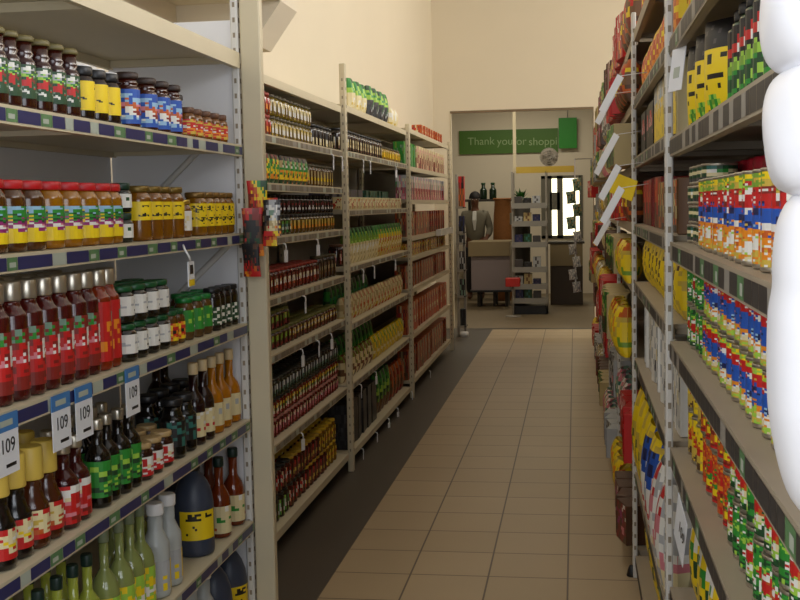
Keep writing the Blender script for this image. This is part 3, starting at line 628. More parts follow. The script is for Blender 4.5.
row(p, rng(A, B, .135), xl, Z[2], 'low cream-red box', s3(2), 'low cream-red boxes')
p = carton('tea_box', .2, .1, .13, ['dVdVdd', 'VddVdd', 'dddddV', 'dDdDdd'])
row(p, rng(A, A+1.3, .215), xl-.11, Z[2], 'grey-blue box', s3(2), 'grey-blue boxes', tier='rear')
p = carton('tea_box', .2, .1, .13, ['gTgTgg', 'TggTgT', 'gdgggT', 'dgDgdd'])
row(p, rng(A+1.32, B, .215), xl-.11, Z[2], 'dark green box', s3(2), 'dark green boxes', tier='rear')
p = pouch('noodle_packet', .10, .06, .22, ['gGgGg', 'lGlGG', 'lLlLG', 'CcCCc', 'WCCcC', 'CCyCC', 'CcCyC'])
q = pouch('noodle_packet', .10, .06, .22, ['GgGgg', 'LGyLG', 'YyLyl', 'CoCcY', 'yCyoC', 'oyCCy', 'ycoCy'])
row(p, rng(A+.16, A+1.3, .112), xl, Z[3], 'green-topped cream packet', s3(3), 'green-topped cream packets'); row(q, rng(A+1.32, B, .112), xl, Z[3], 'green-yellow speckled packet', s3(3), 'green-yellow packets')
p = jj('coffee_jar', .05, .13, (60,24,20), mat('brown_lid', (96,60,36), .5), ['rNrrNr', 'pCppCp', 'WpWWpW', 'rrNrrN'])
row(p, [A+.06], xl, Z[3], 'dark jar with pink-white band', s3(3), 'dark pink-banded jar')
p = pouch('noodle_packet', .12, .06, .15, ['CcoCc', 'cCCoC', 'CoCcC', 'yCcCy'])
q = pouch('noodle_packet', .12, .06, .23, ['gggGg', 'GgGGg', 'TGgGG', 'gGGgg', 'CcCcC', 'cCcCC'])
row(p, rng(A, B, .13), xl, Z[4], 'cream-orange packet', s3(4), 'cream-orange packets'); row(q, rng(A, A+1.3, .13), xl-.08, Z[4], 'green packet', s3(4), 'green packets behind', tier='rear')
p = pouch('pasta_packet', .12, .07, .16, ['lrlCr', 'CtyCt', 'tCcCy', 'CtrtC'])
q = pouch('pasta_packet', .12, .07, .16, ['YlYCY', 'yYlYy', 'CyYCY', 'yYCyY'])
u = pouch('pasta_packet', .12, .07, .24, ['GgGGg', 'gGGGg', 'GGLGG', 'LlLYL', 'YyYLY', 'yYyYy'])
row(p, rng(A, A+1.0, .13), xl, Z[5], 'red-green speckled packet', s3(5), 'red-green packets'); row(q, rng(A+1.05, B, .13), xl, Z[5], 'yellow-cream packet', s3(5), 'yellow-cream packets')
row(u, rng(A, A+1.5, .13), xl-.085, Z[5], 'green-yellow packet', s3(5), 'green-yellow packets behind', tier='rear')
p = carton('stock_box', .16, .12, .27, ['KDKKDK', 'DKDDKd', 'KDKDKD', 'KKDKDK', 'DKKDKK'])
row(p, rng(A, A+1.05, .172), xl, Z[6], 'tall black box', s3(6), 'tall black boxes')
p = pouch('pasta_packet', .14, .08, .29, ['GgGGg', 'GGlGG', 'GLGGg', 'glggl', 'tNtNt', 'NtNtN'])
q = pouch('pasta_packet', .14, .08, .25, ['otoNo', 'rotor', 'totNr', 'NtoNt', 'rNtot'])
row(p, rng(A+1.08, A+1.7, .15), xl, Z[6], 'green-brown packet', s3(6), 'green-brown packets'); row(q, rng(A+1.72, B, .15), xl, Z[6], 'red-brown packet', s3(6), 'red-brown packets')

# ------------------------------------------------------------------ fourth left rack
Z = LB[2][2]; A, B = 9.22, 12.1
s4 = lambda n: f'{nth(n)} shelf, farthest left rack'
kinds = [['orCoro', 'rRorRo', 'ooCCro', 'roRRoo'], ['CpcCpC', 'ccrpcC', 'rtrCrr', 'CpctrN'], ['otctor', 'rotcot', 'tNoctr', 'ortotN'], ['yotyYo', 'YyoYyt', 'ytNyot', 'NtyNyt'], ['SWpSCS', 'GSCpSp', 'rrprRr', 'prCppr']]
q = carton('snack_box', .16, .09, .2, ['GlGGMG', 'GGMGGl', 'MGGlGG', 'GGGGMG'])
row(q, [A+.1, A+.27, A+.44, A+.61], xl, Z[1], 'green box', s4(1), 'green boxes')
hs = [.1, .2, .2, .2, .11, .19, .24, .24]
for i, z in enumerate(Z):
    art = kinds[[0, 1, 4, 2, 3, 2, 0, 2][i]]
    p = carton('snack_box', .16, .09, hs[i], art)
    y0 = A+.8 if i in (0, 1) else A
    if i == 0: row(p, rng(A+1.1, B-.1, .17), XL-.03, z, 'red-orange box', 'on top of farthest left rack', 'red boxes on rack top')
    else: row(p, rng(y0, B, .172), xl, z, ['', 'cream-pink box', 'grey-pink box', 'brown-red box', 'yellow-brown box', 'brown-red box', 'orange-red box', 'dark brown-red box'][i], s4(i), f'boxes on {s4(i)}')
b = MB(); b.box(0, .05, -.55, .55, 0, .06, M_['white']); tag(obj('shelf_bin', b, None, (XL+.002, 11.5, Z[3]-.04)), 'white ledge bin fixed to the farthest left rack', 'bin')

# white price hooks hanging from the second and third left racks
hk = MB(); hk.tube([(0, 0, 0), (.012, 0, -.003), (.016, 0, -.018), (.014, 0, -.032)], .0035, M_['wplas'], 6)
hp = MB(); hp.box(.012, .016, -.014, .014, -.085, -.03, M_['cardw'], .001)
hkm, hpm = hk.mesh('hook'), hp.mesh('tag')
for i, (px, py, z) in enumerate([(287, 245, 1.425), (319, 238, 1.425), (306, 292, 1.158), (304, 360, .907), (320, 354, .907), (333, 346, .907), (304, 432, .506), (334, 155, 1.872), (343, 158, 1.872),
                          (364, 162, 1.88), (371, 164, 1.88), (397, 175, 1.88), (364, 272, 1.20), (375, 268, 1.20), (396, 260, 1.20), (362, 385, .502), (377, 372, .502), (364, 455, .10), (378, 437, .10), (390, 425, .10), (399, 417, .10), (413, 400, .10), (431, 380, .10)]):
    Y = Yat(px, XL+.02, py)
    o = thing('price_hook', f'small white price tag hook, {nth(i+1)} of those hanging along the far left racks', 'sign', (XL+.002, Y, z-.034), rnd.uniform(-.4, .2), 'white price hooks')
    obj('hook', hkm, o); obj('tag', hpm, o)

# ------------------------------------------------------------------ right racks
xr = XR+.03
def rrow(p, y0, y1, z, desc, shelf_, group, step=None, tier='front', x=xr, jit=.12):
    row(p, rng(y0, y1, step or p.r*2+.003), x, z, desc, shelf_, group, -1, tier, None, jit, order='right' if False else 'near end')
Z = RB[0][2]; A, B = 1.30, 2.93
t1 = lambda n: f'{n} near-right shelf'
can1 = can('bean_can', .038, .147, ['lYlylYlYly', 'LlWLlyLlWL', 'RrWRRrRWRr', 'RWRrRRWRRR', 'rRRWRRrRWR', 'BBWBbBBWBB', 'bBBABBbBBA', 'BbABBWBbBB', 'OOyOOoOOyO', 'OyOWWOyOWO', 'oOWLWoOWLO', 'OWWWyOWWWO', 'yOCyOyOCyO'])
can2 = can('bean_can', .037, .1, ['LYLyLYLYLy', 'RRWRRRRWRR', 'RWRpRRWRRR', 'bBBBbBBBBB', 'BBABBBBABB', 'BbBBBBbBBB', 'OWyOLOWyOL', 'CWOCLCWOCL', 'yLYyLyLYyL'])
can3 = can('vegetable_can', .037, .1, ['gGgGgGgGgG', 'GLGWGGLGWG', 'GWRGGGWRGG', 'LRRLGLRRLG', 'GRoGGGRoGG', 'gWWCgWWCgg', 'GLWLGGLWLG', 'gGgggGgggG'])
can4 = can('tomato_can', .037, .112, ['OoOOoOoOOo', 'RoRyRRoRyR', 'oRGRoRRGRo', 'ORRWOORRWO', 'rGGrRrGGrR', 'oYoRooYoRo', 'RrRRoRrRRo'])
can5 = can('corn_can', .037, .112, ['YyYYyYyYYy', 'YNYYOYNYYO', 'oYYKYoYYKY', 'RYYRYRYYRY', 'yYoYyyYoYy', 'NYyNyNYyNy'])
tin = can('fish_tin', .04, .045, ['gTggTgTggT', 'CWGCCCWGCC', 'gCCgTgCCgT', 'dgdggdgdgg'], single=True)
# shelf B (z 1.447): stacked tins then printed cans, red-lidded tubs behind
for t in range(4):
    row(tin, rng(2.58, 2.93, .085), xr, Z[3]+t*.0462, 'flat dark green tin', 'second near-right shelf', 'flat dark green tins', -1, f'{nth(t+1)} tier', order='near end')
row(can1, rng(1.47, 2.56, .079), xr-.016, Z[3], 'can with red-blue-orange label', 'second near-right shelf', 'red-blue-orange cans', -1, 'front', order='near end', jit=.9)
p = jar('spread_tub', .045, .19, liquid((50,36,30)), mat('crimson_lid', (190,30,50), .4), ['gdWgdW', 'WdCWdC', 'gCCgCC', 'WgdWgd', 'gWCgWC'], .03)
row(p, rng(1.5, 2.85, .097), xr+.09, Z[3], 'tub with crimson lid', 'second near-right shelf', 'crimson-lidded tubs', -1, 'rear', order='near end')
# shelf C (z 1.197)
for t in range(2):
    pp = (can2, can1)[t]
    row(can2, rng(1.47, 2.60, .0765), xr, Z[4]+t*.1008, 'can with yellow-red-blue label', 'third near-right shelf', 'yellow-red-blue cans', -1, ('lower', 'upper')[t], order='near end', jit=.5)
    row(can3, rng(2.62, 2.93, .0765), xr, Z[4]+t*.1008, 'can with green label', 'third near-right shelf', 'green cans beside post', -1, ('lower', 'upper')[t], order='near end', jit=.5)
# shelf D (z .925)
for t in range(2):
    row(can3, rng(1.47, 2.16, .0765), xr, Z[5]+t*.1008, 'can with green-red label', 'fourth near-right shelf', 'green-red cans', -1, ('lower', 'upper')[t], order='near end', jit=1.2)
    row(can4, rng(2.18, 2.62, .0765), xr, Z[5]+t*.1128, 'can with orange-red label', 'fourth near-right shelf', 'orange-red cans', -1, ('lower', 'upper')[t], order='near end', jit=.6)
    row(can5, rng(2.64, 2.93, .0765), xr, Z[5]+t*.1128, 'can with yellow label', 'fourth near-right shelf', 'yellow cans', -1, ('lower', 'upper')[t], order='near end', jit=.6)
# shelf E
p = pouch('maize_packet', .16, .09, .25, ['YyYYy', 'YWGYW', 'WWYGY', 'gYyYg', 'YyYYY', 'yYYyY'])
row(p, rng(2.1, 2.93, .17), xr, Z[6], 'yellow-white packet', 'fifth near-right shelf', 'yellow-white packets', -1, 'front', order='near end')
# shelf A (z 1.705)
p = can('salmon_can', .036, .075, ['oRgoRoRgoR', 'OGoRgOGoRg', 'GYRGoGYRGo', 'rogRorogRo'], single=True)
for t in range(2): row(p, rng(2.79, 2.93, .075), xr, Z[2]+t*.0762, 'small red-green can', 'top near-right shelf', 'small red-green cans', -1, f'{nth(t+1)} tier', order='near end')
art = ['K'*18, 'KKKKdKKKKKKKdKKKKK', 'KKdKKKKdKKKKKKKKdK', 'K'*18, 'KKKKKKdKKKKKKKKKKK', 'K'*18]+print_rows(18, [(1, 4, 6, 1), (2, 4, 6, 1), (1, 9, 11, 1), (2, 9, 11, .8), (5, 3, 15, .6), (7, 3, 15, .5)], 'Y', 'K', 4)+['YYYYLGLYYYYGLGYYYY', 'YYYLGlGLYYLGlGLYYY', 'YYYYGLGYYYYLGLYYYY', 'YYYKKYKKYKKKYYYYYY', 'Y'*18]
p = pouch('charcoal_packet', .17, .09, .192, art)
row(p, [2.32, 2.50, 2.68], xr-.005, Z[2], 'black packet with yellow panel', 'top near-right shelf', 'black-yellow packets', -1, 'front', rot=PI+.6, order='near end', jit=.05)
p = bottle('drink_bottle', .034, .18, liquid((44,92,34)), M_['black'], ['KKKKKKKK', 'KRRKKRRK', 'RWRRRWRR', 'KKKKKKKK', 'gLgglLgg', 'GgLgGgLg', 'gLGggLGg', 'GgLLGgWL', 'gGgWgGgW'], .9, .6, .02, lab=(.02, .89))
row(p, rng(1.72, 2.2, .072), xr, Z[2], 'dark bottle with green stalk label', 'top near-right shelf', 'green stalk bottles', -1, 'front', order='near end')
# above A
p = can('fruit_can', .037, .112, ['YOYoYYOYoY', 'OYoYOOYoYO', 'LYOYyLYOYy', 'oRoOooRoOo', 'OyOoOOyOoO'])
row(p, rng(2.0, 2.93, .0765), xr, Z[1], 'orange-yellow can', 'highest near-right shelf', 'orange-yellow cans', -1, 'front', order='near end')
# white card leaning in shelf A beside the post
b = MB(); b.box(0, .003, -.04, .04, 0, .10, M_['cardw'], .001); b.box(-.0006, 0, -.02, .015, .03, .055, M_['stick']); tag(obj('price_card', b, None, (xr-.035, 2.78, Z[2]+.1), (0, .12, .3)), 'white card hanging from highest near-right shelf beside the post', 'sign')
# tilted price card under shelf D
o = thing('price_card', 'tilted white price card hanging under the fourth near-right shelf', 'sign', (XR-.006, Yat(686, XR, 560), Z[5]-.045))
b = MB(); b.box(-.0015, 0, -.055, .055, -.12, .0, M_['cardw']); c = obj('card', b, o, (0,0,0), (.45, 0, .1))
obj('digits', digits, o, (-.0045, 0, -.055), (PI/2, .45, -PI/2+.1))

# --- second right rack
Z = RB[1][2]; A, B = 3.10, 4.70
t2 = lambda n: f'{n} shelf, second right rack'
p = pouch('crisp_packet', .13, .07, .17, ['OoOYo', 'oYOoO', 'YoRoY', 'OyoOo', 'oNyoN'])
row(p, rng(A, B, .14), xr-.01, Z[0], 'orange packet', 'on top of second right rack', 'orange packets', -1, order='near end')
row(p, rng(A, B, .14), xr-.01, Z[1], 'orange packet', t2('highest'), 'orange packets below', -1, order='near end')
p = carton('black_box', .22, .12, .17, ['KKKKKK', 'KKpRKK', 'KpWRpK', 'KKKKKK', 'KKKKKK', 'KKKKKK'])
row(p, [4.1, 4.34, 4.58], xr-.01, Z[2], 'black box with pink picture', t2('second'), 'black boxes', -1, order='near end', jit=.03)
p = carton('cereal_box', .2, .1, .2, ['CWWSCC', 'WSASWC', 'YCCYYC', 'YYyYYy', 'YyYYYY', 'yYYYyY', 'YYyYYY'])
row(p, [3.2, 3.42, 3.64, 3.86], xr-.01, Z[2], 'cream-yellow box', t2('second'), 'cream-yellow boxes', -1, order='near end', jit=.03)
p = carton('soap_box', .15, .1, .17, ['rRRrRr', 'RoRRrR', 'NrRrNr', 'tNrtNr'])
row(p, rng(3.9, B, .16), xr, Z[3], 'dark red box', t2('third'), 'dark red boxes', -1, order='near end')
p = carton('soap_box', .18, .1, .15, ['totcto', 'ctotct', 'dtcdtc', 'tottdo'])
row(p, rng(A, 3.88, .19), xr, Z[3], 'grey-orange box', t2('third'), 'grey-orange boxes', -1, order='near end')
p = pouch('washing_powder_packet', .16, .09, .185, ['YYYYY', 'YyYyY', 'yYNYY', 'YYNYy', 'YNYYY', 'YyYyY', 'yYYYy'])
row(p, rng(A, B, .175), xr-.01, Z[4], 'plain yellow packet', t2('fourth'), 'plain yellow packets', -1, order='near end')
p = carton('candle_box', .13, .08, .24, ['WSWCWS', 'SWWSCW', 'WWSWWd', 'SWWCWW', 'WSdWSW', 'WWSWSW'])
row(p, rng(A, B, .145), xr, Z[5], 'tall grey-white box', t2('fifth'), 'tall grey-white boxes', -1, order='near end', jit=.2)
p = pouch('washing_powder_packet', .2, .12, .36, ['YyYYy', 'BBbBB', 'bBBbB', 'BbBBb', 'WWSWW', 'WSRWS', 'SWWWp', 'WSRSW', 'SWWSW'])
q = pouch('washing_powder_packet', .2, .12, .36, ['YyYyY', 'YYyYY', 'yYYyY', 'YygYy', 'yYYYy', 'YyYyY'])
u = pouch('washing_powder_packet', .2, .12, .34, ['WSWRW', 'SRRWS', 'WRRpW', 'SWRWS', 'pWSWp', 'CpWSC', 'WCpCW'])
row(u, [3.2, 3.42], XR-.03, Z[6], 'white packet with red patch', t2('sixth'), 'white-red packets', -1, order='near end')
row(p, [3.66, 3.9], XR-.03, Z[6], 'white packet with blue top', t2('sixth'), 'blue-white packets', -1, order='near end')
row(q, [4.14, 4.37, 4.6], XR-.025, Z[6], 'tall yellow packet', t2('sixth'), 'tall yellow packets', -1, order='near end')
q = pouch('washing_powder_packet', .2, .12, .29, ['YyYyY', 'YYyYY', 'yYYyY', 'YygYy', 'yYYYy', 'YyYyY'])
row(q, rng(A, B, .22), xr-.005, Z[7], 'tall yellow packet', t2('bottom'), 'tall yellow packets below', -1, order='near end')

# --- farther right racks: mixed bagged goods
mix = [(['rRpRr', 'RWRRp', 'pRRWR', 'rRYRr', 'RrrOR'], 'red-white packet'), (['YyYYo', 'yYOYy', 'YoYyY', 'lYyYl', 'YyNyY'], 'yellow packet'), (['dSdWd', 'SdWSd', 'dDdSd', 'SpdWd', 'dSdDd'], 'grey packet'),
       (['pCpWp', 'MTpCM', 'TMpTM', 'pCTMp', 'cpMcp'], 'pink-teal packet'), (['lgGlg', 'cGlgc', 'glcGl', 'NgGNl', 'gNlgN'], 'green-brown packet'), (['oNoto', 'toNtR', 'NtoYt', 'otNro', 'tNotN'], 'orange-brown packet'),
       (['rNrWr', 'NrPrN', 'rPNrr', 'NrNpr', 'rNrrN'], 'maroon packet'), (['cCcWc', 'CdcCS', 'cSCcd', 'tcdCc', 'CctcC'], 'tan-cream packet')]
mixp = [((pouch('household_packet', .15, .1, h, fine(a, 2, 9)), d) if j % 2 else (carton('household_box', .15, .1, h, fine(a, 2, 9)), d.replace('packet', 'box'))) for h in (.17, .21) for j, (a, d) in enumerate(mix)]
sh_words = ['topmost', 'highest', 'second', 'third', 'fourth', 'fifth', 'sixth', 'bottom']
rk = ['', '', 'third', 'fourth', 'fifth', 'sixth', 'last']
pick = {(2, 5): 1, (2, 6): 0, (2, 4): 1, (2, 3): 5, (2, 1): 5, (2, 0): 5, (3, 4): 6, (3, 5): 0, (3, 3): 3, (2, 7): 6, (2, 2): 4, (3, 7): 2, (3, 6): 2}
for k in range(2, 7):
    a, b_, zs = RB[k]
    for i, z in enumerate(zs):
        c0 = pick.get((k, i), rnd.randrange(8))
        tall = i in (5, 6)
        n0 = rng(a+.05, b_-.05, .163)
        half = len(n0)//2
        for part, yy_ in ((0, n0[:half]), (1, n0[half:])):
            pp, d = mixp[(c0+part*(1+k % 3)) % 8+(8 if tall or i == 0 else 0)]
            row(pp, yy_, XR-.03-.03*((k*3+i) % 3), z, d, f'{sh_words[i]} shelf, {rk[k]} right rack', f'packets and boxes on {rk[k]} right rack', -1, ('near-half', 'far-half')[part]+' front', order='near end', jit=.3)

# tilted white wobbler cards on the far right racks
wm = MB(); wm.box(-.0015, 0, -.016, .016, -.13, .0, M_['cardw']); wmm = wm.mesh('card')
for i, (px, py) in enumerate([(621, 93), (613, 108), (617, 150), (611, 160), (619, 182), (622, 205), (609, 232)]):
    xw = XR-.085; Y = Yat(px, xw, py); d_ = ray(px, py); z = EYE+d_.z*xw/d_.x
    o = thing('price_wobbler', f'tilted white price card, {nth(i+1)} from the top on the far right racks', 'sign', (xw, Y, z+.055), 0, 'tilted white price cards')
    obj('card', wmm, o, (0,0,0), (.5, .2, .8))
    s = MB(); s.tube([(.085, .03, .012), (0, 0, 0)], .0012, M_['wplas'], 6); obj('stem', s, o)

# yellow shelf card by the second right rack
b = MB(); b.box(-.003, 0, -.06, .06, -.075, .0, pm('Y')); tag(obj('price_card', b, None, (XR-.05, 4.25, 1.64), (.3, .1, .75)), 'yellow card hanging on the second right rack above red boxes', 'sign')

# white bundles hanging at the right edge
white_film = mat('white_plastic_film', (244,245,250), .4, coat=.3, noise=.02, scale=14)
o = thing('plastic_bag_bundle', 'big white plastic-wrapped bundle hanging at the near right edge', 'bundle', (.231, .95, 0))
def pillow(z0, z1, rx, ry, sx=0, ph=0):
    b = MB(); n = 22; rings = []
    for i in range(n+1):
        v = i/n; e = max(.02, math.sin(PI*v))**.085
        rr = []
        for j in range(40):
            t = 2*PI*j/40
            k = 1+.02*math.sin(3*t+ph)+.012*math.sin(7*t+5*v+ph)
            rr.append((sx+rx*e*k*math.copysign(abs(math.cos(t))**.8, math.cos(t)), ry*e*k*math.copysign(abs(math.sin(t))**.8, math.sin(t)), z0+(z1-z0)*v+.004*math.sin(2*t+ph)*math.sin(PI*v)))
        rings.append(rr)
    b.loft(rings, white_film, True); return b
zz = lambda py: atY(764, py, .9).z
obj('bag_roll', pillow(zz(67), zz(-75), .088, .088, .003, .3), o)
obj('bag_roll', pillow(zz(196), zz(60), .087, .088, .003, 1.7), o)
z0, z1 = zz(535), zz(188); rings = []
for i in range(41):
    v = i/40; e = min(1, math.sin(PI*min(1, v*1.0))**.1 if 0 < v < 1 else .55); w_ = .074+.0085*min(1, v*3.0)**.8
    w_ += .002*math.exp(-((v-.9)/.08)**2)-.002*math.exp(-((v-.70)/.05)**2)
    rr = []
    for j in range(40):
        t = 2*PI*j/40; k_ = 1+.008*math.sin(3*t+1+v*2)+.004*math.sin(9*t+3*v)
        rr.append((.004+w_*e*k_*math.copysign(abs(math.cos(t))**.8, math.cos(t)), w_*1.02*e*k_*math.copysign(abs(math.sin(t))**.8, math.sin(t)), z0+(z1-z0)*v))
    rings.append(rr)
b = MB(); b.loft(rings, white_film, True); obj('bag_roll', b, o)
b = MB(); b.tube([(.0, 0, zz(-72)), (.0, .05, 1.9), (.0, .16, 2.15)], .006, white_film, 6); obj('hanging_loop', b, o)

# ------------------------------------------------------------------ beyond the doorway
def bx(name, p0, p1, depth, mt, parent=None, bev=.004):
    """box with its front face between two points, going back"""
    b = MB(); b.box(min(p0.x, p1.x), max(p0.x, p1.x), p0.y, p0.y+depth, min(p0.z, p1.z), max(p0.z, p1.z), mt, bev); return obj(name, b, parent)
# green banner with lettering
Ysn = YF-.04
Ysn = YF-.038; p0, p1 = atY(459, 131, Ysn), atY(558, 152, Ysn)
o = thing('banner', 'long green banner reading Thank you for shopping on the far wall', 'sign')
bx('board', p0, p1, .036, mat('leaf_green_board', (70,112,26), .5), o, 0)
for wd_, px in (('Thank', 481), ('you', 505), ('for', 520), ('shopping', 548)):
    P = atY(px, 141.5, Ysn)
    obj('word', font_mesh(wd_, .185, mat('pale_green_lettering', (150,176,120), .5), .001), o, (P.x, Ysn-.003, P.z), (PI/2, 0, 0))
p0, p1 = atY(558.5, 118, YF-.1), atY(577, 148, YF-.1)
o = thing('sign_panel', 'square bright green panel right of the green banner', 'sign'); bx('panel', p0, p1, .03, mat('bright_green_board', (38,140,36), .5), o, 0)
b = MB(); b.tube([((p0.x+p1.x)/2, YF-.085, p0.z), ((p0.x+p1.x)/2, YF-.085, 3.49)], .006, M_['grey'], 6); obj('hanger', b, o)
# pale panel at the right of the wall
# display stand
YD = 16.2
a, c = atY(511, 172, YD), atY(548, 313, YD)
o = thing('display_stand', 'tall display stand with silver-edged shelves and yellow header in the doorway', 'stand')
w = .025; D = .4
for x in (a.x, c.x-w):
    for y in (YD, YD+D):
        b = MB(); b.box(x, x+w, y, y+w, 0, a.z, M_['grey'], .003); obj('upright', b, o)
h0, h1 = atY(516, 167, YD), atY(575, 172, YD)
bx('header', h0, h1, .02, mat('yellow_header', (190,160,60), .5), o, 0)
levels = []
for py in (204, 222, 243, 268, 285, 299):
    z = atY(530, py, YD).z; levels.append(z)
    b = MB(); b.box(a.x, c.x, YD-.01, YD+D, z-.02, z, M_['grey']); b.box(a.x, c.x, YD-.02, YD-.01, z-.06, z+.015, mat('silver_shelf_edge', (150,147,140), .4)); obj('shelf', b, o)
b = MB(); b.box(a.x, c.x, YD, YD+D, 0, .12, M_['black']); obj('base', b, o)
rs = [('dddd', 'grey box'), ('KKDK', 'black box'), ('SdSS', 'silver box'), ('cctc', 'tan box'), ('bbVb', 'navy box'), ('ggTg', 'green box')]
lw = ['top', 'second', 'third', 'fourth', 'fifth', 'lowest']
for i, z in enumerate(levels):
    x = a.x+.04; n = 1
    for art, d in [rs[(i*2+j) % 6] for j in range(4)]:
        if x+.12 > c.x-.03: break
        h = rnd.uniform(.08, .16)
        pr = carton('goods_box', .11, .14, h, [art, art[::-1], art])
        tag(obj('goods_box', pr.parts[0][1], None, (x+.055, YD+.1, z+.0006), (0,0,-PI/2)), f'{d}, {nth(n)} from left on {lw[i]} level of the doorway display stand', 'box', 'boxes on the display stand')
        x += .125; n += 1
pr = carton('goods_box', .17, .12, .1, ['RrRR', 'RRrR', 'rRRR']); P = atY(513, 285, YD-.3)
o = thing('shopping_basket', 'small red basket in front of the display stand', 'basket', (P.x, YD-.3, 0))
b = MB(); b.box(-.1, .1, -.08, .08, P.z-.02, P.z+.1, mat('red_plastic', (190,40,30), .4), .01); obj('bin', b, o)
b = MB(); b.tube([(0, 0, 0), (0, 0, P.z-.02)], .012, M_['grey'], 8); obj('post', b, o); b = MB(); b.lathe([(.11, 0), (.11, .012), (.02, .02)], M_['grey'], 16); obj('foot', b, o)
# round fan on top of the stand
P = atY(549, 157, YD+.1)
o = thing('fan', 'round grey fan standing above the yellow header', 'fan', (P.x, YD+.1, P.z))
b = MB(); R = .125
for rr in (R, R*.75, R*.5, R*.25): b.tube([(rr*math.cos(t), -.03*(1-(rr/R)**2), rr*math.sin(t)) for t in [2*PI*j/24 for j in range(25)]], .004, M_['grey'], 5)
for j in range(16): t = 2*PI*j/16; b.tube([(.02*math.cos(t), -.03, .02*math.sin(t)), (R*math.cos(t), 0, R*math.sin(t))], .0025, M_['grey'], 4)
obj('guard', b, o)
b = MB(); b.tube([(0, .03, 0), (0, .034, 0)], R*.97, mat('pale_fan_backplate', (170,160,146), .5), 24); obj('back_plate', b, o)
for j in range(4):
    t = 2*PI*j/4; b = MB(); b.loft([[(r*math.cos(t+d), .012+dy, r*math.sin(t+d)) for d, dy in ((-.3, -.01), (.3, .008), (.3, .012), (-.3, -.006))] for r in (.02, .06, .105)], mat('grey_fan_blade', (130,124,112), .4)); obj('blade', b, o)
b = MB(); b.tube([(0, .01, 0), (0, .08, 0)], .035, M_['grey'], 12); obj('motor', b, o)
b = MB(); b.tube([(0, .05, -.02), (0, .05, a.z-P.z-.02)], .012, M_['grey'], 8); obj('pole', b, o)
# checkout counter
YC = 17.3
p0, p1 = atY(468, 242, YC), atY(510, 256, YC)
o = thing('checkout_counter', 'wooden checkout counter with grey lower body left of the display stand', 'counter')
tan = mat('tan_laminate', (150,132,98), .5, noise=.05)
b = MB(); b.box(p0.x, p1.x, YC, YC+.9, p1.z, p0.z, tan, .006); obj('counter_top', b, o)
q0, q1 = atY(471, 258, YC+.05), atY(510, 290, YC+.05)
b = MB(); b.box(q0.x, q1.x, YC+.05, YC+.85, q1.z, p1.z, mat('mauve_grey_panel', (150,136,136), .5), .004); obj('body', b, o)
b = MB(); b.box(q0.x-.02, q1.x+.02, YC+.03, YC+.87, q1.z-.03, q1.z, M_['black'], .003); obj('base_rail', b, o)
for x in (q0.x+.1, (q0.x+q1.x)/2+.05, q1.x-.06):
    b = MB(); b.box(x-.025, x+.025, YC+.2, YC+.6, 0, q1.z-.03, M_['dark']); obj('leg', b, o)
# cash register monitor
P = atY(519, 226, YC+.3); 
o = thing('till_monitor', 'grey till monitor on a post beside the counter', 'monitor', (P.x, YC+.3, 0))
b = MB(); b.box(-.14, .14, 0, .07, P.z+.02, P.z+.2, mat('grey_putty_plastic', (128,122,108), .5), .012); obj('screen_case', b, o)
b = MB(); b.tube([(0, .04, 0), (0, .04, P.z+.03)], .02, M_['white'], 8); obj('post', b, o); b = MB(); b.lathe([(.13, 0), (.13, .015), (.03, .03)], M_['grey'], 16, 0, .04); obj('foot', b, o)
# cabinet on the right
p0, p1 = atY(550, 244, YC+.4), atY(583, 303, YC+.4); pm_ = atY(560, 266, YC+.4)
o = thing('service_cabinet', 'low cabinet with beige upper panel at right of the display stand', 'cabinet')
b = MB(); b.box(p0.x, p1.x, YC+.42, YC+1.0, 0, pm_.z, mat('dark_brown_panel', (60,48,36), .5), .004); obj('base', b, o)
b = MB(); b.box(p0.x, p1.x, YC+.4, YC+1.0, pm_.z+.001, p0.z, mat('beige_panel', (140,124,90), .5), .004); obj('upper_panel', b, o)
b = MB(); b.box(p0.x-.03, p1.x+.03, YC+.38, YC+1.02, p0.z, p0.z+.03, M_['dark'], .004); obj('top', b, o)
# bottles and toys on a shelf ledge behind the counter
zb = atY(488, 199, 19.2).z
o = thing('wall_ledge', 'narrow dark ledge behind the counter holding green bottles', 'shelf'); b = MB(); l0 = atY(465, 200, 19.2); l1 = atY(512, 200, 19.2); b.box(l0.x, l1.x, 19.1, 19.5, zb-.04, zb, M_['dark']); obj('board', b, o)
for i, x in enumerate((l0.x+.05, l1.x-.09)):
    b = MB(); b.box(x, x+.04, 19.2, 19.4, 0, zb-.04, M_['dark']); obj('support', b, o)
for i, px in enumerate((483.5, 493)):
    p = bottle('wine_bottle', .06, .27, liquid((20,52,30)), 'g', None, .6, .5, .03); P = atY(px, 200, 19.25)
    place(p, (P.x, 19.25, zb+.0006), 0, f'dark green bottle on the ledge behind the counter, {("left", "right")[i]} one', 'green bottles')
P = atY(503, 230, 18.6)
o = thing('wicker_basket', 'tall brown wicker basket standing right behind the counter', 'basket', (P.x, 18.6, 0))
wk = mat('brown_wicker', (150,96,46), .7, noise=.25, scale=30)
zt = atY(503, 199, 18.6).z
b = MB(); b.lathe([(.12, 0), (.14, .1), (.16, zt*.6), (.15, zt*.8), (.13, zt-.05), (.14, zt)], wk, 18); obj('basket_body', b, o)
b = MB(); b.tube([(.145*math.cos(t), .145*math.sin(t), zt) for t in [2*PI*j/18 for j in range(19)]], .016, wk, 6); obj('rim', b, o)
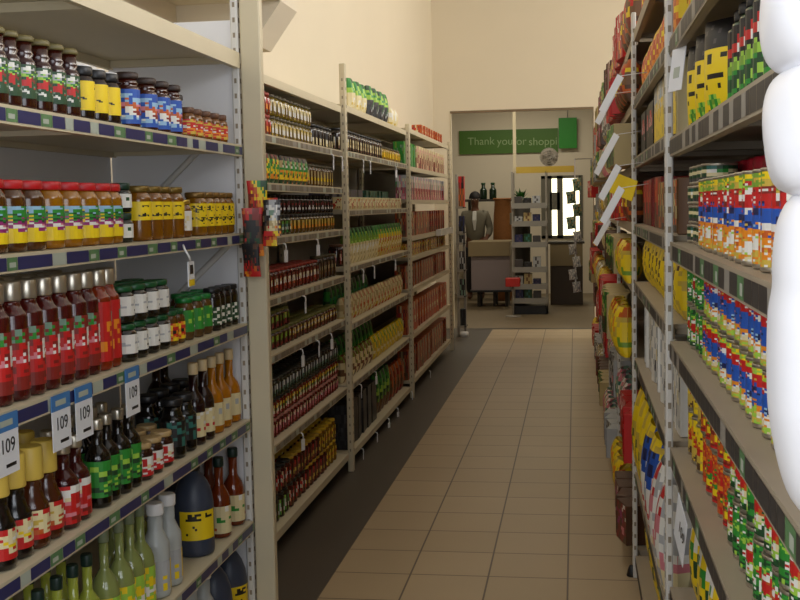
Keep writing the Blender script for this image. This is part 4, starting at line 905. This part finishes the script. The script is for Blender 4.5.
# pot plant on the stand's left
P = atY(521, 186, YD+.6)
o = thing('potted_plant', 'small leafy green plant behind the display stand', 'plant', (P.x, YD+.65, 0))
zt = P.z
b = MB(); b.lathe([(.09, 0), (.1, .01), (.12, .5), (.13, zt-.2), (.1, zt-.2)], M_['dark'], 14); obj('planter', b, o)
b = MB(); lf = mat('plant_leaf', (50,110,36), .5, noise=.2)
for j in range(60):
    t = rnd.uniform(0, 2*PI); e = rnd.uniform(.2, 1.4); L = rnd.uniform(.1, .2); d = Vector((math.cos(t)*math.cos(e), math.sin(t)*math.cos(e), math.sin(e))); s = d.cross(Vector((0,0,1))).normalized()*.022
    q = Vector((0, 0, zt-.2)); b.quad([q, q+d*L*.5+s, q+d*L, q+d*L*.5-s], lf)
obj('foliage', b, o)

# shop assistant behind the counter
def skin_mesh(name, nodes, edges, mt, lv=2):
    me = bpy.data.meshes.new(name); me.from_pydata([n[0] for n in nodes], edges, [])
    o = bpy.data.objects.new(name, me); COL.objects.link(o)
    md = o.modifiers.new('skin', 'SKIN'); sv = me.skin_vertices[0].data
    for i, n in enumerate(nodes): sv[i].radius = n[1] if isinstance(n[1], tuple) else (n[1], n[1]); sv[i].use_root = (i == 0)
    ss = o.modifiers.new('sub', 'SUBSURF'); ss.levels = lv; ss.render_levels = lv
    dg = bpy.context.evaluated_depsgraph_get(); m2 = bpy.data.meshes.new_from_object(o.evaluated_get(dg))
    bpy.data.objects.remove(o); m2.materials.clear(); m2.materials.append(mt)
    for p_ in m2.polygons: p_.use_smooth = True
    return m2
P = atY(475, 200, 18.75)
per = thing('person', 'person in grey jacket and pale shirt standing behind the checkout counter', 'person', (P.x, 18.75, 0))
sk = mat('brown_skin', (104,66,44), .5); jk = mat('grey_jacket_cloth', (120,114,96), .8, noise=.08); hr = mat('dark_hair', (24,18,14), .7); trs = mat('dark_trouser_cloth', (40,38,40), .8)
N = [((0, 0, .95), (.13, .10)), ((0, 0, 1.12), (.14, .10)), ((0, -.01, 1.32), (.16, .105)), ((0, 0, 1.44), (.09, .08)), ((0, -.01, 1.50), .055), ((0, -.015, 1.555), (.062, .075)), ((0, -.025, 1.63), (.076, .095)), ((0, -.02, 1.70), (.06, .08)),
     ((-.17, 0, 1.40), .055), ((-.23, .0, 1.14), .043), ((-.20, -.16, .98), .034), ((.17, 0, 1.40), .055), ((.24, -.02, 1.14), .043), ((.20, -.2, 1.02), .034),
     ((-.09, 0, .86), .09), ((-.10, -.02, .48), .06), ((-.10, .01, .09), .042), ((-.10, -.13, .04), .035), ((.09, 0, .86), .09), ((.10, -.02, .48), .06), ((.10, .01, .09), .042), ((.10, -.13, .04), .035)]
Ed = [(0,1), (1,2), (2,3), (3,4), (4,5), (5,6), (6,7), (2,8), (8,9), (9,10), (2,11), (11,12), (12,13), (0,14), (14,15), (15,16), (16,17), (0,18), (18,19), (19,20), (20,21)]
hand_n, hand_e = [], []
base = len(N)
for sx, wr in ((-1, 10), (1, 13)):
    w = Vector(N[wr][0]); d = Vector((-.08*sx, -.9, -.1)).normalized(); lat = Vector((1, 0, 0))
    pi_ = len(N); N.append((tuple(w+d*.07), (.035, .02))); Ed.append((wr, pi_))
    for f, (off, L) in enumerate(((-.03, .075), (-.01, .085), (.01, .08), (.03, .065))):
        k = len(N); r0 = w+d*.10+lat*off; N.append((tuple(r0), .0095)); N.append((tuple(r0+d*L*.55+Vector((0,0,-.008))), .0085)); N.append((tuple(r0+d*L+Vector((0,0,-.025))), .007)); Ed += [(pi_, k), (k, k+1), (k+1, k+2)]
    k = len(N); t0 = w+d*.05+lat*(-sx*.04); N.append((tuple(t0), .011)); N.append((tuple(t0+d*.04+lat*(-sx*.025)), .009)); Ed += [(pi_, k), (k, k+1)]
body = obj('body', skin_mesh('body', N, Ed, sk), per)
J = [((0, 0, .9), (.16, .125)), ((0, 0, 1.12), (.165, .125)), ((0, -.01, 1.33), (.185, .13)), ((0, 0, 1.43), (.10, .09)), ((-.18, 0, 1.40), .07), ((-.235, 0, 1.14), .058), ((-.205, -.14, 1.0), .048), ((.18, 0, 1.40), .07), ((.245, -.02, 1.14), .058), ((.205, -.17, 1.035), .048)]
obj('jacket', skin_mesh('jacket', J, [(0,1), (1,2), (2,3), (2,4), (4,5), (5,6), (2,7), (7,8), (8,9)], jk), per)
Tn = [((0, 0, .93), (.145, .12)), ((-.09, 0, .82), .105), ((-.10, -.02, .48), .078), ((-.10, .01, .1), .062), ((.09, 0, .82), .105), ((.10, -.02, .48), .078), ((.10, .01, .1), .062)]
obj('trousers', skin_mesh('trousers', Tn, [(0,1), (1,2), (2,3), (0,4), (4,5), (5,6)], trs), per)
b = MB(); b.loft([[(-.03, -.115, 1.44), (.03, -.115, 1.44), (.02, -.09, 1.45), (-.02, -.09, 1.45)], [(-.035, -.158, 1.3), (.03, -.158, 1.3), (.03, -.12, 1.3), (-.035, -.12, 1.3)], [(-.012, -.15, 1.14), (.012, -.15, 1.14), (.012, -.11, 1.14), (-.012, -.11, 1.14)]], mat('pale_shirt_cloth', (210,208,200), .8)); obj('shirt_front', b, per)
b = MB(); n = 10; b.loft([[(.098*math.sin(PI*(.02+.5*v))*math.cos(t), -.005+.112*math.sin(PI*(.02+.5*v))*math.sin(t)+.01, 1.655+.115*math.cos(PI*(.02+.5*v))-(.03 if False else 0)) for t in [2*PI*j/18 for j in range(18)]] for v in [i/n for i in range(n, -1, -1)]], hr, True); obj('hair', b, per)
b = MB()
for sx in (-.03, .03): b.lathe([(.001, -.008), (.009, -.003), (.009, .003), (.001, .008)], mat('eye_white', (220,215,205), .3), 8, sx, -.108, 1.635)
b.loft([[(-.014, -.105, 1.59), (.014, -.105, 1.59), (.008, -.135, 1.595), (-.008, -.135, 1.595)], [(-.007, -.108, 1.635), (.007, -.108, 1.635), (.004, -.116, 1.635), (-.004, -.116, 1.635)]], sk, True)
b.box(-.024, .024, -.112, -.095, 1.562, 1.572, mat('lip', (110,52,44), .5)); obj('face', b, per)

# narrow goods stand at the left of the doorway
YS = 13.6
a, c = atY(455, 170, YS), atY(468, 333, YS)
o = thing('display_stand', 'narrow dark goods stand at the end of the left racks', 'stand')
b = MB(); b.box(a.x, a.x+.03, YS, YS+.03, 0, a.z-.05, M_['grey'], .004); obj('upright', b, o)
b = MB(); b.box(c.x-.05, c.x-.02, YS+.05, YS+.08, 0, atY(463, 225, YS).z, M_['grey'], .004); obj('upright', b, o)
lv = []
for py in (207, 232, 243, 270, 296, 326):
    z = atY(460, py, YS).z; lv.append(z); b = MB(); b.box(a.x, c.x-.02, YS-.02, YS+.2, z-.015, z, M_['dark']); b.box(a.x, c.x-.04, YS-.025, YS-.02, z-.02, z+.008, M_['grey']); obj('shelf', b, o)
sp = [(('RRrK', 'rRKK', 'toto', 'otot', 'toto'), .36, 'brown box with red top'), (('KbKb', 'bKKb', 'KKbK'), .19, 'black and navy box'), (('KdKd', 'dKSd'), .09, 'dark grey box'), (('dSKd', 'SdSK', 'KdKS'), .22, 'grey box'), (('KdMK', 'MKKd', 'KMKM'), .2, 'dark teal box'), (('KDKK', 'DKKD'), .2, 'black box')]
for i, (art, h, d) in enumerate(sp):
    pr = carton('goods_box', .068, .12, h, list(art))
    tag(obj('goods_box', pr.parts[0][1], None, (a.x+.068, YS+.07, lv[i]+.0006), (0,0,-PI/2)), f'{d} on the {lw[i]} level of the narrow left stand', 'box', 'boxes on the narrow stand')
b = MB(); b.lathe([(.05, 0), (.05, .05), (.045, .055)], M_['wplas'], 14); tag(obj('white_tub', b, None, (c.x-.035, YS-.09, 0)), 'small white tub on the floor beside the narrow stand', 'tub')
# clip strip of shiny packets at the end of the right racks
YK = 12.4
o = thing('clip_strip', 'hanging strip holding silver packets at the end of the right racks', 'strip', (atY(575, 190, YK).x, YK, 0))
zt, zb2 = atY(575, 178, YK).z, atY(570, 292, YK).z
b = MB(); b.box(-.008, .008, -.002, .002, zb2, zt+.2, M_['wplas']); b.tube([(0, 0, zt+.2), (.12, .0, zt+.2), (XR-o.location.x+.02, 0, zt+.2)], .005, M_['grey'], 6); obj('strip', b, o)
fo = mat('silver_packet_film', (170,166,150), .3, metal=.5, noise=.3, scale=25); gp = pouch('foil_packet', .1, .03, .13, fine(['MMMcM', 'cMgMc', 'MMgcM', 'cMMgM'], 2, 2))
gw = pouch('foil_packet', .09, .03, .11, fine(['SWSSW', 'WSSWS', 'SWSdS', 'SSWSS'], 2, 3))
n = 9
for j in range(n):
    z = zt-(zt-zb2)*(j+1)/n; g = gp if j < 4 else gw
    tag(obj('foil_packet', g.parts[0][1], None, (o.location.x+(-.035 if j % 2 else .03)*(1 if j < 5 else .6), YK-.02-.004*(j % 3), z), (.12, 0, -PI/2+.3*(j % 3-1))), f'{"green-grey" if j < 4 else "silver"} packet, {nth(j+1)} from top on the strip by the doorway', 'packet', 'packets on the clip strip')

# ------------------------------------------------------------------ light
def area(name, loc, sx, sy, power, col, rot=(0,0,0)):
    l = bpy.data.lights.new(name, 'AREA'); l.shape = 'RECTANGLE'; l.size = sx; l.size_y = sy; l.energy = power; l.color = col
    o = bpy.data.objects.new(name, l); COL.objects.link(o); o.location = loc; o.rotation_euler = rot; return o
WARM = (1, .91, .76)
for i, y in enumerate((2.2, 5.2, 8.2, 11.2)):
    area('ceiling_tube_light', (-.55, y, ZC-.12), .25, 1.6, 5, WARM if i else (1, .95, .88))
for i, y in enumerate((1.5, 5.0, 8.5, 12.0)):
    area('high_side_fill', (XRW-.1, y, 3.85), 1.2, 3.0, 100 if i else 115, (1, .96, .88) if i else (.95, .97, 1), (0, PI/2+.1, 0))  # added fill lamps high on the right to brighten the upper left wall
area('far_ceiling_light', (-.8, 15.3, 3.44), 1.6, .25, 26, (1, .92, .76))
area('far_ceiling_light', (-.8, 18.4, 3.44), 1.6, .25, 26, (1, .92, .76))
area('shopfront_daylight', (1.1, -.5, 2.0), 1.8, 1.8, 38, (.88, .93, 1), (PI/2, 0, .62))
area('near_right_fill', (-.75, -.35, 2.0), 1.0, 1.2, 24, (.94, .96, 1), (PI/2-.12, 0, -.42))  # added fill lamp, no window here; lifts near right cans and white bundle
wd = bpy.data.worlds.new('world'); SC.world = wd; wd.use_nodes = True
wd.node_tree.nodes['Background'].inputs[0].default_value = (.85, .92, 1, 1); wd.node_tree.nodes['Background'].inputs[1].default_value = .25
SC.view_settings.view_transform = 'Standard'; SC.view_settings.look = 'None'; SC.view_settings.gamma = 1; SC.view_settings.exposure = 0
SC.view_settings.use_curve_mapping = False
